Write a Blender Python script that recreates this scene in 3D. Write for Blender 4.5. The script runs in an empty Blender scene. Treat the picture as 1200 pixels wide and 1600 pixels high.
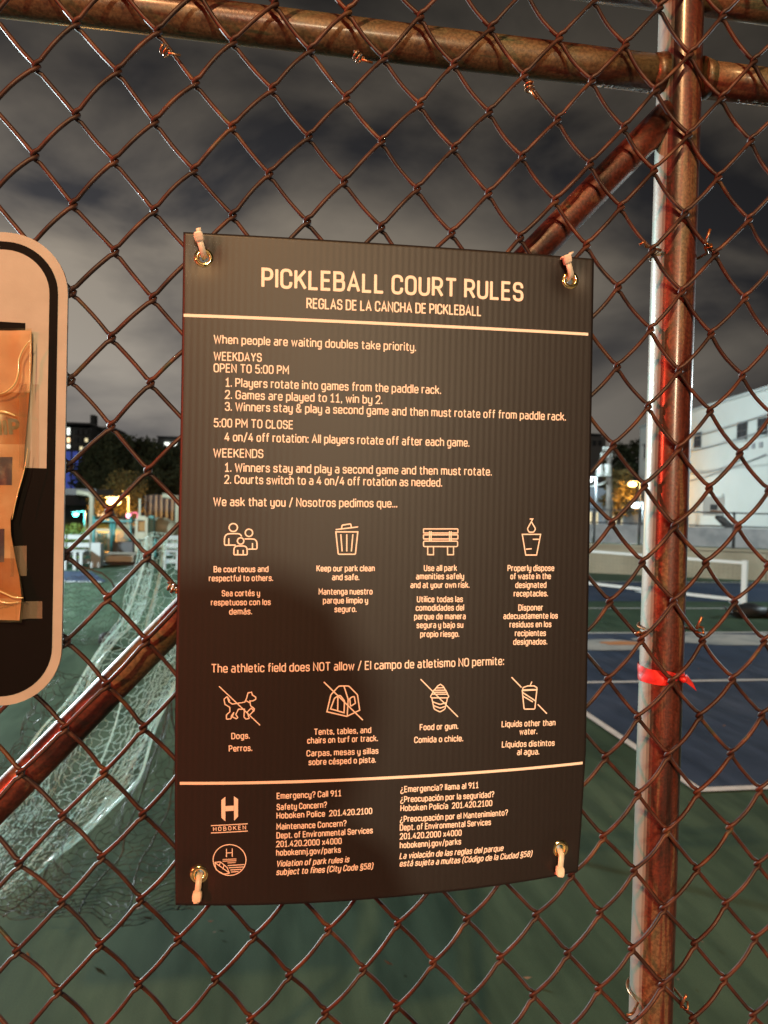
import bpy, math, random
from math import sin, cos, pi, radians, sqrt, atan2, hypot
from mathutils import Vector, Matrix, noise as mnoise

# ------------------------------------------------------------------ camera, world, exposure
F, PITCH, ROLL, YAW = 1180.0, 0.0167505, 0.0242761, 0.1557584
CAM = Vector((0.0, -0.56, 1.9))
FW = Vector((sin(YAW)*cos(PITCH), cos(YAW)*cos(PITCH), -sin(PITCH)))
RT0 = Vector((cos(YAW), -sin(YAW), 0)); UP0 = RT0.cross(FW)
RT = cos(ROLL)*RT0 + sin(ROLL)*UP0
UP = -sin(ROLL)*RT0 + cos(ROLL)*UP0
scene = bpy.context.scene
col = scene.collection
cd = bpy.data.cameras.new('camera'); cam = bpy.data.objects.new('camera', cd); col.objects.link(cam)
cd.sensor_fit = 'VERTICAL'; cd.sensor_height = 32.0; cd.lens = F*32.0/1600
cd.clip_start = 0.02; cd.clip_end = 2000
cam.matrix_world = Matrix(((RT.x, UP.x, -FW.x, CAM.x), (RT.y, UP.y, -FW.y, CAM.y), (RT.z, UP.z, -FW.z, CAM.z), (0, 0, 0, 1)))
cd.dof.use_dof = True; cd.dof.focus_distance = 0.6; cd.dof.aperture_fstop = 11.0
scene.camera = cam
scene.view_settings.view_transform = 'Standard'; scene.view_settings.look = 'None'
scene.view_settings.exposure = 0.0; scene.view_settings.gamma = 1.0; scene.view_settings.use_curve_mapping = False
scene.cycles.max_bounces = 6; scene.cycles.transparent_max_bounces = 24
scene.cycles.sample_clamp_indirect = 3.0
scene.cycles.use_denoising = True

world = bpy.data.worlds.new('World'); scene.world = world; world.use_nodes = True
nt = world.node_tree; nt.nodes.clear()
def nd(nt, t, **k):
    n = nt.nodes.new(t)
    for a, b in k.items():
        if hasattr(n, a) and a not in n.inputs: setattr(n, a, b)
        else: n.inputs[a].default_value = b
    return n
out = nd(nt, 'ShaderNodeOutputWorld')
tc = nd(nt, 'ShaderNodeTexCoord')
sx = nd(nt, 'ShaderNodeSeparateXYZ'); nt.links.new(tc.outputs['Generated'], sx.inputs[0])
# night cloud deck lit by the town: brightest low down, with large soft drifts
mp = nd(nt, 'ShaderNodeMapping'); mp.inputs['Scale'].default_value = (1.0, 1.0, 2.1); mp.inputs['Location'].default_value = (0.35, 0.2, 0.1)
nt.links.new(tc.outputs['Generated'], mp.inputs[0])
nz = nd(nt, 'ShaderNodeTexNoise'); nz.inputs['Scale'].default_value = 2.8; nz.inputs['Detail'].default_value = 6; nz.inputs['Roughness'].default_value = 0.5; nz.inputs['Distortion'].default_value = 0.35
nt.links.new(mp.outputs[0], nz.inputs['Vector'])
cr = nd(nt, 'ShaderNodeValToRGB'); cr.color_ramp.elements[0].position = 0.38; cr.color_ramp.elements[0].color = (0.26, 0.27, 0.32, 1)
cr.color_ramp.elements[1].position = 0.62; cr.color_ramp.elements[1].color = (1.52, 1.38, 1.20, 1)
nt.links.new(nz.outputs['Fac'], cr.inputs[0])
el = nd(nt, 'ShaderNodeValToRGB')
e = el.color_ramp.elements; e[0].position = 0.0; e[0].color = (0.22, 0.22, 0.222, 1); e[1].position = 1.0; e[1].color = (0.02, 0.02, 0.021, 1)
for p_, c_ in ((0.12, (0.255, 0.252, 0.248, 1)), (0.30, (0.215, 0.203, 0.187, 1)), (0.45, (0.105, 0.098, 0.089, 1)), (0.58, (0.042, 0.040, 0.037, 1))):
    q = e.new(p_); q.color = c_
nt.links.new(sx.outputs['Z'], el.inputs[0])
# the town lies to the left (-x), the sky is darker away from it
az = nd(nt, 'ShaderNodeMapRange'); az.inputs['From Min'].default_value = -0.30; az.inputs['From Max'].default_value = 0.62
az.inputs['To Min'].default_value = 1.0; az.inputs['To Max'].default_value = 0.24
nt.links.new(sx.outputs['X'], az.inputs['Value'])
m1 = nd(nt, 'ShaderNodeMixRGB', blend_type='MULTIPLY'); m1.inputs[0].default_value = 1
nt.links.new(cr.outputs[0], m1.inputs[1]); nt.links.new(el.outputs[0], m1.inputs[2])
m2 = nd(nt, 'ShaderNodeVectorMath', operation='SCALE'); nt.links.new(m1.outputs[0], m2.inputs[0]); nt.links.new(az.outputs[0], m2.inputs['Scale'])
sky = nd(nt, 'ShaderNodeTexSky', sky_type='NISHITA'); sky.sun_disc = False; sky.sun_elevation = radians(-8); sky.sun_rotation = radians(120)
bg1 = nd(nt, 'ShaderNodeBackground'); bg1.inputs[1].default_value = 1.0
bg2 = nd(nt, 'ShaderNodeBackground'); bg2.inputs[1].default_value = 0.05
ad = nd(nt, 'ShaderNodeAddShader')
nt.links.new(m2.outputs[0], bg1.inputs[0]); nt.links.new(sky.outputs[0], bg2.inputs[0])
nt.links.new(bg1.outputs[0], ad.inputs[0]); nt.links.new(bg2.outputs[0], ad.inputs[1]); nt.links.new(ad.outputs[0], out.inputs[0])

def lamp(name, loc, power, color, r=0.12, spot=None, target=None, blend=0.6):
    l = bpy.data.lights.new(name, 'SPOT' if spot else 'POINT'); l.energy = power; l.color = color; l.shadow_soft_size = r
    o = bpy.data.objects.new(name, l); col.objects.link(o); o.location = loc
    if spot:
        l.spot_size = radians(spot); l.spot_blend = blend
        o.rotation_euler = (Vector(target)-Vector(loc)).to_track_quat('-Z', 'Y').to_euler()
    return o
WARM = (1.0, 0.57, 0.25); COOL = (0.80, 0.97, 1.0)
L1 = (-3.4, -15.4, 12.7); L2 = (0.75, -11.0, 3.75); L3 = (-5.2, -3.4, 2.5)
F1 = (-10.0, 12.0, 4.3); F2 = (17.0, 11.0, 4.6); F3 = (8.0, 34.0, 9.0)
lamp('street_light', L1, 14400, WARM, 0.17)
lamp('shop_light', L2, 2350, (1.0, 0.78, 0.50), 0.18)
lamp('red_light', L3, 1250, (1.0, 0.07, 0.03), 0.10)
lamp('flood_light', F1, 12000, COOL, 0.25)
lamp('flood_light', F2, 2200, COOL, 0.25)
lamp('flood_light', F3, 8500, COOL, 0.3, spot=120, target=(24, 40, 3))  # added spot to brighten the far building wall, unseen behind the sign

# ------------------------------------------------------------------ geometry helpers
def ray(px, py): return FW + (px-600)/F*RT - (py-800)/F*UP
def atY(px, py, Y):                       # point of the vertical plane y = Y seen at that spot of the photo
    d = ray(px, py); t = (Y-CAM.y)/d.y; return CAM + d*t
def G(px, py, z=0.0):                     # point of the ground
    d = ray(px, py); t = (z-CAM.z)/d.z; return CAM + d*t
rnd = random.Random(7)

def catmull(P, t):
    n = len(P)-1; t = max(0, min(n-1e-6, t*n)); i = int(t); f = t-i
    a = P[max(i-1, 0)]; b = P[i]; c = P[i+1]; d = P[min(i+2, n)]
    return 0.5*((2*b)+(c-a)*f+(2*a-5*b+4*c-d)*f*f+(3*b-a-3*c+d)*f**3)
class MB:
    def __init__(s): s.v = []; s.f = []; s.sm = []
    def add(s, vs, fs, smooth=False):
        b = len(s.v); s.v += [tuple(v) for v in vs]
        for f in fs: s.f.append(tuple(i+b for i in f)); s.sm.append(smooth)
    def box(s, a, b, rz=0, pivot=None):
        x0, y0, z0 = a; x1, y1, z1 = b
        vs = [(x0,y0,z0),(x1,y0,z0),(x1,y1,z0),(x0,y1,z0),(x0,y0,z1),(x1,y0,z1),(x1,y1,z1),(x0,y1,z1)]
        if rz:
            p = Vector(pivot or ((x0+x1)/2, (y0+y1)/2, 0)); c, n = cos(rz), sin(rz)
            vs = [((v[0]-p.x)*c-(v[1]-p.y)*n+p.x, (v[0]-p.x)*n+(v[1]-p.y)*c+p.y, v[2]) for v in vs]
        s.add(vs, [(0,3,2,1),(4,5,6,7),(0,1,5,4),(1,2,6,5),(2,3,7,6),(3,0,4,7)])
        return s
    def tube(s, pts, r, n=6, cap=True, closed=False):
        pts = [Vector(p) for p in pts]; m = len(pts)
        rs = r if isinstance(r, (list, tuple)) else [r]*m
        ref = None; rings = []
        for i, p in enumerate(pts):
            a = pts[(i-1) % m] if (i > 0 or closed) else p
            b = pts[(i+1) % m] if (i < m-1 or closed) else p
            t = (b-a)
            t = t.normalized() if t.length > 1e-9 else Vector((0, 0, 1))
            if ref is None:
                ref = t.cross(Vector((0, 0, 1)))
                if ref.length < 0.1: ref = t.cross(Vector((0, 1, 0)))
            ref = (ref - t*ref.dot(t)).normalized(); bi = t.cross(ref)
            rings.append([p + rs[i]*(cos(2*pi*k/n)*ref + sin(2*pi*k/n)*bi) for k in range(n)])
        vs = [v for rg in rings for v in rg]; fs = []
        for i in range(m if closed else m-1):
            j = (i+1) % m
            for k in range(n):
                k2 = (k+1) % n; fs.append((i*n+k, i*n+k2, j*n+k2, j*n+k))
        s.add(vs, fs, True)
        if cap and not closed:
            b = len(s.v)-len(vs)
            s.f.append(tuple(b+k for k in reversed(range(n)))); s.sm.append(False)
            s.f.append(tuple(b+(m-1)*n+k for k in range(n))); s.sm.append(False)
        return s
    def poly(s, pts, d=(0, 0, 0)):        # closed outline extruded by d
        n = len(pts); d = Vector(d); pts = [Vector(p) for p in pts]
        if d.length == 0: s.add(pts, [tuple(range(n))]); return s
        s.add(pts+[p+d for p in pts], [tuple(range(n)), tuple(reversed(range(n, 2*n)))] + [(i, n+i, n+(i+1) % n, (i+1) % n) for i in range(n)])
        return s
    def build(s, name, m=None, parent=None, **props):
        me = bpy.data.meshes.new(name); me.from_pydata([tuple(v) for v in s.v], [], s.f); me.update()
        me.polygons.foreach_set('use_smooth', s.sm)
        o = bpy.data.objects.new(name, me); col.objects.link(o)
        if m: me.materials.append(m)
        if parent: o.parent = parent
        for k, v in props.items(): o[k] = v
        return o
def empty(name, loc, label, cat, group=None):
    o = bpy.data.objects.new(name, None); col.objects.link(o); o.location = (0, 0, 0)
    o.empty_display_size = 0.1; o['label'] = label; o['category'] = cat
    if group: o['group'] = group
    return o
def box(name, a, b, m, parent=None, **k):
    a2 = tuple(min(p, q) for p, q in zip(a, b)); b2 = tuple(max(p, q) for p, q in zip(a, b))
    return MB().box(a2, b2).build(name, m, parent, **k)
def pxbox(name, x0, y0, x1, y1, Y, th, m, parent=None, **k):   # upright box whose front spans those spots on the plane y = Y
    a = atY(x0, y0, Y); b = atY(x1, y1, Y)
    return box(name, (a.x, Y, b.z), (b.x, Y+th, a.z), m, parent, **k)

# ------------------------------------------------------------------ materials
def mat(name, color, rough=0.6, metal=0.0, color2=None, scale=20, detail=4, bump=0.0, bscale=None, spec=0.5, lo=0.4, hi=0.6, emit=None, es=0, coat=0, rough2=None, coords='Object'):
    m = bpy.data.materials.new(name); m.use_nodes = True; t = m.node_tree; b = t.nodes['Principled BSDF']
    b.inputs['Base Color'].default_value = (*color, 1); b.inputs['Roughness'].default_value = rough; b.inputs['Metallic'].default_value = metal
    b.inputs['Specular IOR Level'].default_value = spec; b.inputs['Coat Weight'].default_value = coat
    if emit: b.inputs['Emission Color'].default_value = (*emit, 1); b.inputs['Emission Strength'].default_value = es
    c = t.nodes.new('ShaderNodeTexCoord')
    if color2 is not None:
        n = t.nodes.new('ShaderNodeTexNoise'); n.inputs['Scale'].default_value = scale; n.inputs['Detail'].default_value = detail
        t.links.new(c.outputs[coords], n.inputs['Vector'])
        r = t.nodes.new('ShaderNodeValToRGB'); r.color_ramp.elements[0].position = lo; r.color_ramp.elements[1].position = hi
        r.color_ramp.elements[0].color = (*color, 1); r.color_ramp.elements[1].color = (*color2, 1)
        t.links.new(n.outputs['Fac'], r.inputs[0]); t.links.new(r.outputs[0], b.inputs['Base Color'])
        if rough2 is not None:
            q = t.nodes.new('ShaderNodeMapRange'); q.inputs['From Min'].default_value = lo; q.inputs['From Max'].default_value = hi
            q.inputs['To Min'].default_value = rough; q.inputs['To Max'].default_value = rough2
            t.links.new(n.outputs['Fac'], q.inputs['Value']); t.links.new(q.outputs[0], b.inputs['Roughness'])
    if bump:
        n2 = t.nodes.new('ShaderNodeTexNoise'); n2.inputs['Scale'].default_value = bscale or scale*3; n2.inputs['Detail'].default_value = 3
        t.links.new(c.outputs[coords], n2.inputs['Vector'])
        bp = t.nodes.new('ShaderNodeBump'); bp.inputs['Strength'].default_value = bump; bp.inputs['Distance'].default_value = 0.3/(bscale or scale*3)
        t.links.new(n2.outputs['Fac'], bp.inputs['Height']); t.links.new(bp.outputs[0], b.inputs['Normal'])
    return m

def ramp(t, stops):
    r = t.nodes.new('ShaderNodeValToRGB'); e = r.color_ramp.elements
    e[0].position, e[0].color = stops[0][0], (*stops[0][1], 1); e[1].position, e[1].color = stops[-1][0], (*stops[-1][1], 1)
    for p, c in stops[1:-1]: q = e.new(p); q.color = (*c, 1)
    return r

def pipe_material(name, stretch, stops, seed):
    # weathered red-brown paint worn through to tan primer and darker rust, in long patches along the pipe
    m = bpy.data.materials.new(name); m.use_nodes = True; t = m.node_tree; b = t.nodes['Principled BSDF']
    c = t.nodes.new('ShaderNodeTexCoord'); mp = t.nodes.new('ShaderNodeMapping'); mp.inputs['Scale'].default_value = stretch; mp.inputs['Location'].default_value = (seed, seed*2, seed*3)
    t.links.new(c.outputs['Object'], mp.inputs[0])
    n = t.nodes.new('ShaderNodeTexNoise'); n.inputs['Scale'].default_value = 1.0; n.inputs['Detail'].default_value = 6; n.inputs['Roughness'].default_value = 0.55
    t.links.new(mp.outputs[0], n.inputs['Vector'])
    r = ramp(t, stops); t.links.new(n.outputs['Fac'], r.inputs[0])
    n3 = t.nodes.new('ShaderNodeTexNoise'); n3.inputs['Scale'].default_value = 420; n3.inputs['Detail'].default_value = 3; t.links.new(c.outputs['Object'], n3.inputs['Vector'])
    sp = ramp(t, [(0.36, (0.45, 0.42, 0.4)), (0.62, (1.15, 1.12, 1.1))]); t.links.new(n3.outputs['Fac'], sp.inputs[0])
    mx = t.nodes.new('ShaderNodeMixRGB'); mx.blend_type = 'MULTIPLY'; mx.inputs[0].default_value = 0.8
    t.links.new(r.outputs[0], mx.inputs[1]); t.links.new(sp.outputs[0], mx.inputs[2]); t.links.new(mx.outputs[0], b.inputs['Base Color'])
    q = t.nodes.new('ShaderNodeMapRange'); q.inputs['From Min'].default_value = 0.35; q.inputs['From Max'].default_value = 0.65; q.inputs['To Min'].default_value = 0.30; q.inputs['To Max'].default_value = 0.58
    t.links.new(n.outputs['Fac'], q.inputs['Value']); t.links.new(q.outputs[0], b.inputs['Roughness'])
    bp = t.nodes.new('ShaderNodeBump'); bp.inputs['Strength'].default_value = 0.4; bp.inputs['Distance'].default_value = 0.00035
    ma = t.nodes.new('ShaderNodeMath'); ma.operation = 'ADD'; t.links.new(n3.outputs['Fac'], ma.inputs[0]); t.links.new(n.outputs['Fac'], ma.inputs[1])
    t.links.new(ma.outputs[0], bp.inputs['Height']); t.links.new(bp.outputs[0], b.inputs['Normal'])
    b.inputs['Coat Weight'].default_value = 0.2; b.inputs['Coat Roughness'].default_value = 0.2; b.inputs['Metallic'].default_value = 0.25
    return m
PS = [(0.36, (0.018, 0.006, 0.004)), (0.45, (0.07, 0.014, 0.007)), (0.52, (0.10, 0.022, 0.010)), (0.56, (0.15, 0.085, 0.042)), (0.66, (0.12, 0.095, 0.05))]
PR = [(0.32, (0.035, 0.009, 0.005)), (0.42, (0.075, 0.022, 0.010)), (0.47, (0.11, 0.068, 0.033)), (0.60, (0.13, 0.096, 0.048)), (0.645, (0.04, 0.065, 0.032)), (0.70, (0.12, 0.09, 0.045))]
M_post = pipe_material('weathered_post_paint', (75, 75, 4), PS, 1.3)
M_post.node_tree.nodes['Principled BSDF'].inputs['Coat Weight'].default_value = 0.55
# floodlit left side painted paler into the colour; the rest keeps old paint
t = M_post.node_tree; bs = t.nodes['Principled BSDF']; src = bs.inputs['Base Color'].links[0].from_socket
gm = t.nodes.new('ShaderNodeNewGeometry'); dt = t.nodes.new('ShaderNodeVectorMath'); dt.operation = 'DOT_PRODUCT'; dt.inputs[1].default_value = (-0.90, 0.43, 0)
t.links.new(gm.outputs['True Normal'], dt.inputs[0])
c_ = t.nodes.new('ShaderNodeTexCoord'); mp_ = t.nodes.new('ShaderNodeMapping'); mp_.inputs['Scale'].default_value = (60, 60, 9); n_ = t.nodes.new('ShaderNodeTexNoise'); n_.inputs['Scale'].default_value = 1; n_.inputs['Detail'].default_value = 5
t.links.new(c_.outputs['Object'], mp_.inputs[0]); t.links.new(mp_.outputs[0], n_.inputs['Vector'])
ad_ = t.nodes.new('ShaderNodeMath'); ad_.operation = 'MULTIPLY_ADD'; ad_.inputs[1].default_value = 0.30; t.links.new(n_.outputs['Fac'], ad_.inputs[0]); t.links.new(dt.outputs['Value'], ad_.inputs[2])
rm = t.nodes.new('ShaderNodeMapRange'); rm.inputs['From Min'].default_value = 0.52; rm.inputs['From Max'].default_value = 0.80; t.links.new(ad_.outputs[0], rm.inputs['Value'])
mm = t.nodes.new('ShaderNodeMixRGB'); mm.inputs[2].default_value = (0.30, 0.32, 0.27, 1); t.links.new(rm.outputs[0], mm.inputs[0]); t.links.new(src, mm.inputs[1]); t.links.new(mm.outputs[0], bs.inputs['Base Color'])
M_rail = pipe_material('weathered_rail_paint', (9, 60, 60), PR, 2.7)
M_brace = pipe_material('weathered_brace_paint', (16, 16, 16), PS, 4.1)

def wire_material():
    m = bpy.data.materials.new('rusted_wire'); m.use_nodes = True; t = m.node_tree; b = t.nodes['Principled BSDF']
    c = t.nodes.new('ShaderNodeTexCoord'); n = t.nodes.new('ShaderNodeTexNoise'); n.inputs['Scale'].default_value = 48; n.inputs['Detail'].default_value = 1.5
    t.links.new(c.outputs['Object'], n.inputs['Vector'])
    r = ramp(t, [(0.36, (0.024, 0.010, 0.007)), (0.5, (0.044, 0.016, 0.010)), (0.62, (0.072, 0.024, 0.014)), (0.70, (0.10, 0.043, 0.018)), (0.76, (0.04, 0.045, 0.025))])
    t.links.new(n.outputs['Fac'], r.inputs[0]); t.links.new(r.outputs[0], b.inputs['Base Color'])
    n2 = t.nodes.new('ShaderNodeTexNoise'); n2.inputs['Scale'].default_value = 450; n2.inputs['Detail'].default_value = 2; t.links.new(c.outputs['Object'], n2.inputs['Vector'])
    bp = t.nodes.new('ShaderNodeBump'); bp.inputs['Strength'].default_value = 0.05; bp.inputs['Distance'].default_value = 0.0003
    t.links.new(n2.outputs['Fac'], bp.inputs['Height']); t.links.new(bp.outputs[0], b.inputs['Normal'])
    b.inputs['Roughness'].default_value = 0.52; b.inputs['Metallic'].default_value = 0.2
    return m
M_wire = wire_material()
M_tie = mat('tie_wire_steel', (0.30, 0.22, 0.15), 0.35, 0.8, color2=(0.35, 0.12, 0.04), scale=200)

def sign_material():
    m = bpy.data.materials.new('black_fluted_plastic'); m.use_nodes = True; t = m.node_tree; b = t.nodes['Principled BSDF']
    b.inputs['Base Color'].default_value = (0.009, 0.007, 0.0072, 1); b.inputs['Roughness'].default_value = 0.47; b.inputs['Specular IOR Level'].default_value = 0.5
    c = t.nodes.new('ShaderNodeTexCoord')
    w = t.nodes.new('ShaderNodeTexWave'); w.wave_type = 'BANDS'; w.bands_direction = 'X'; w.wave_profile = 'SIN'; w.inputs['Scale'].default_value = 2*pi/20/0.0046; w.inputs['Distortion'].default_value = 0.25; w.inputs['Detail'].default_value = 1; w.inputs['Detail Scale'].default_value = 0.02
    t.links.new(c.outputs['Object'], w.inputs['Vector'])
    mp = t.nodes.new('ShaderNodeMapping'); mp.inputs['Scale'].default_value = (260, 260, 6); t.links.new(c.outputs['Object'], mp.inputs[0])
    n = t.nodes.new('ShaderNodeTexNoise'); n.inputs['Scale'].default_value = 1; n.inputs['Detail'].default_value = 2; t.links.new(mp.outputs[0], n.inputs['Vector'])
    n2 = t.nodes.new('ShaderNodeTexNoise'); n2.inputs['Scale'].default_value = 9; n2.inputs['Detail'].default_value = 1; t.links.new(c.outputs['Object'], n2.inputs['Vector'])
    a1 = t.nodes.new('ShaderNodeMath'); a1.operation = 'MULTIPLY_ADD'; a1.inputs[1].default_value = 0.45; t.links.new(n.outputs['Fac'], a1.inputs[0]); t.links.new(w.outputs['Fac'], a1.inputs[2])
    a2 = t.nodes.new('ShaderNodeMath'); a2.operation = 'MULTIPLY_ADD'; a2.inputs[1].default_value = 14.0; t.links.new(n2.outputs['Fac'], a2.inputs[0]); t.links.new(a1.outputs[0], a2.inputs[2])
    bp = t.nodes.new('ShaderNodeBump'); bp.inputs['Strength'].default_value = 1.0; bp.inputs['Distance'].default_value = 0.000040
    t.links.new(a2.outputs[0], bp.inputs['Height']); t.links.new(bp.outputs[0], b.inputs['Normal'])
    return m
M_sign = sign_material()
M_ink = mat('cream_print', (0.86, 0.80, 0.74), 0.55, spec=0.3)
M_inkthin = mat('cream_print_thin', (0.60, 0.50, 0.44), 0.55, spec=0.3)
M_brass = mat('grommet_brass', (0.83, 0.72, 0.34), 0.14, 1.0)
M_zip = mat('white_nylon', (0.82, 0.74, 0.66), 0.32, color2=(0.75, 0.66, 0.55), scale=300)
M_panel = mat('cream_sheeting', (0.31, 0.295, 0.26), 0.42, color2=(0.345, 0.33, 0.295), scale=55, lo=0.35, hi=0.65, bump=0.12, bscale=700)
M_panelblack = mat('black_vinyl', (0.005, 0.0045, 0.0045), 0.5, spec=0.04)
M_ground = None

# ------------------------------------------------------------------ ground, court, pavement
def ground_material(name, c1, c2, c3, wet=True, rbase=0.55):
    m = bpy.data.materials.new(name); m.use_nodes = True; t = m.node_tree; b = t.nodes['Principled BSDF']
    c = t.nodes.new('ShaderNodeTexCoord')
    n = t.nodes.new('ShaderNodeTexNoise'); n.inputs['Scale'].default_value = 0.75; n.inputs['Detail'].default_value = 7; n.inputs['Roughness'].default_value = 0.6; n.inputs['Distortion'].default_value = 0.6
    t.links.new(c.outputs['Object'], n.inputs['Vector'])
    r = ramp(t, [(0.32, c1), (0.5, c2), (0.68, c3)]); t.links.new(n.outputs['Fac'], r.inputs[0])
    g = t.nodes.new('ShaderNodeTexNoise'); g.inputs['Scale'].default_value = 260; g.inputs['Detail'].default_value = 3; t.links.new(c.outputs['Object'], g.inputs['Vector'])
    gr = ramp(t, [(0.35, (0.75, 0.75, 0.75)), (0.65, (1.2, 1.2, 1.2))]); t.links.new(g.outputs['Fac'], gr.inputs[0])
    mp = t.nodes.new('ShaderNodeMapping'); mp.inputs['Scale'].default_value = (3, 0.5, 1); mp.inputs['Rotation'].default_value = (0, 0, 0.9); t.links.new(c.outputs['Object'], mp.inputs[0])
    s = t.nodes.new('ShaderNodeTexNoise'); s.inputs['Scale'].default_value = 2.2; s.inputs['Detail'].default_value = 5; t.links.new(mp.outputs[0], s.inputs['Vector'])
    sr = ramp(t, [(0.38, (0.72, 0.74, 0.74)), (0.62, (1.12, 1.1, 1.08))]); t.links.new(s.outputs['Fac'], sr.inputs[0])
    x1 = t.nodes.new('ShaderNodeMixRGB'); x1.blend_type = 'MULTIPLY'; x1.inputs[0].default_value = 0.8; t.links.new(r.outputs[0], x1.inputs[1]); t.links.new(gr.outputs[0], x1.inputs[2])
    x2 = t.nodes.new('ShaderNodeMixRGB'); x2.blend_type = 'MULTIPLY'; x2.inputs[0].default_value = 1; t.links.new(x1.outputs[0], x2.inputs[1]); t.links.new(sr.outputs[0], x2.inputs[2])
    t.links.new(x2.outputs[0], b.inputs['Base Color'])
    q = t.nodes.new('ShaderNodeMapRange'); q.inputs['From Min'].default_value = 0.35; q.inputs['From Max'].default_value = 0.65; q.inputs['To Min'].default_value = rbase; q.inputs['To Max'].default_value = rbase+0.25
    t.links.new(s.outputs['Fac'], q.inputs['Value']); t.links.new(q.outputs[0], b.inputs['Roughness'])
    bp = t.nodes.new('ShaderNodeBump'); bp.inputs['Strength'].default_value = 0.35; bp.inputs['Distance'].default_value = 0.002
    t.links.new(g.outputs['Fac'], bp.inputs['Height']); t.links.new(bp.outputs[0], b.inputs['Normal'])
    b.inputs['Specular IOR Level'].default_value = 0.05
    return m
M_green = ground_material('green_acrylic', (0.044, 0.078, 0.052), (0.057, 0.098, 0.066), (0.074, 0.118, 0.082))
M_blue = ground_material('blue_acrylic', (0.040, 0.060, 0.105), (0.05, 0.074, 0.125), (0.07, 0.093, 0.145))
M_asph = ground_material('asphalt', (0.045, 0.045, 0.047), (0.055, 0.055, 0.057), (0.07, 0.07, 0.07))
M_walk = ground_material('sidewalk_concrete', (0.22, 0.21, 0.19), (0.27, 0.26, 0.24), (0.32, 0.31, 0.29), rbase=0.7)
M_line = mat('white_court_line', (0.70, 0.72, 0.72), 0.55, color2=(0.55, 0.57, 0.57), scale=9, lo=0.35, hi=0.7)
M_pale_glare = mat('pale_painted_glare', (0.42, 0.44, 0.43), 0.5, color2=(0.20, 0.24, 0.26), scale=2.5, lo=0.45, hi=0.7)  # pale pool of lamp glare on the court, painted as colour
M_orange_glare = mat('orange_painted_glare', (0.55, 0.24, 0.10), 0.5)  # orange part of the lamp glare, painted as colour
def sheet(name, pts, z, m, **k):
    return MB().poly([(x, y, z) for x, y in pts]).build(name, m, None, kind='structure', **k)
sheet('ground', [(-700, 0.1), (700, 0.1), (700, 900), (-700, 900)], 0.0, M_green)
sheet('court_surface', [(2.87, 4.04), (16.3, 4.04), (16.3, 9.95), (2.87, 9.95)], 0.004, M_blue)
sheet('court_surface', [(2.4, 13.4), (22, 13.4), (22, 16.9), (2.4, 16.9)], 0.004, M_blue)
sheet('court_surface', [(-14, 16.2), (-3.3, 16.2), (-4.1, 18.4), (-14, 18.6)], 0.004, M_blue)
def line(x0, y0, x1, y1): sheet('court_line', [(x0, y0), (x1, y0), (x1, y1), (x0, y1)], 0.008, M_line)
line(2.87, 4.04, 16.3, 4.11); line(2.87, 4.11, 2.94, 9.88); line(2.94, 6.97, 7.44, 7.04); line(2.87, 9.88, 16.3, 9.95); line(7.44, 4.11, 7.51, 9.88)
line(2.4, 12.4, 22, 12.47); line(2.4, 16.9, 22, 16.98); line(-14, 16.1, -3.4, 16.2)
def blob(name, cx, cy, rx, ry, z, m, seed):
    r_ = random.Random(seed); n = 40; ph = [r_.uniform(0, 6.28) for _ in range(4)]
    pts = []
    for i in range(n):
        a = 2*pi*i/n; k = 1+0.14*sin(2*a+ph[0])+0.09*sin(3*a+ph[1])+0.06*sin(5*a+ph[2])+0.03*sin(9*a+ph[3])
        pts.append((cx+rx*k*cos(a), cy+ry*k*sin(a)))
    sheet(name, pts, z, m)
blob('glare_patch', 4.35, 9.0, 1.05, 0.42, 0.0105, M_pale_glare, 3)
blob('glare_patch', 6.6, 9.35, 1.35, 0.40, 0.0105, M_pale_glare, 5)
blob('orange_glare_patch', 4.95, 9.1, 0.40, 0.14, 0.0125, M_orange_glare, 9)
MB().box((-30, -3.2, 0.0), (30, 0.09, 0.35)).build('pavement', M_walk, None, kind='structure')
sheet('road', [(-700, -700), (700, -700), (700, -3.2), (-700, -3.2)], 0.2, M_asph)

# ------------------------------------------------------------------ chain link fence
fence = empty('chain_link_fence', (0, 0, 0), 'rusted brown chain link fence with pipe post, rails and slanting brace', 'fence')
GX0, GZ0, GW, GH = -0.1648529, 1.9+0.2953139, 0.0271877, 0.0309747
CX = [0.00031, 0.001, -0.00509, -0.00453, -0.00043, -0.01361, 0.01199, 0.00305, 0.04604, -0.00872]
CZ = [-2e-05, -0.00274, -0.00543, 0.03269, -0.00018, 0.00546, 0.06032, 0.01376, -0.02235, -0.04967]
def warp(x, z):
    X = max(-0.3, min(0.55, x)); Z = max(-0.5, min(0.45, z-1.9)); k = 0; dx = dz = 0
    for i in range(4):
        for j in range(4-i):
            t = X**i*Z**j; dx += CX[k]*t; dz += CZ[k]*t; k += 1
    y = 0.0022*sin(3.1*x+1.2)*sin(4.3*z)+0.0012*sin(9*x+5*z)
    return x+dx, z+dz, y
def knot(i, k):
    h = random.Random(i*7919+k*104729)
    x, z, y = warp(GX0+GW*i, GZ0+GH*k)
    return x+h.gauss(0, 0.0006), z+h.gauss(0, 0.0007), y
KTOP = 4; KBOT = -59
WR = 0.00162
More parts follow.
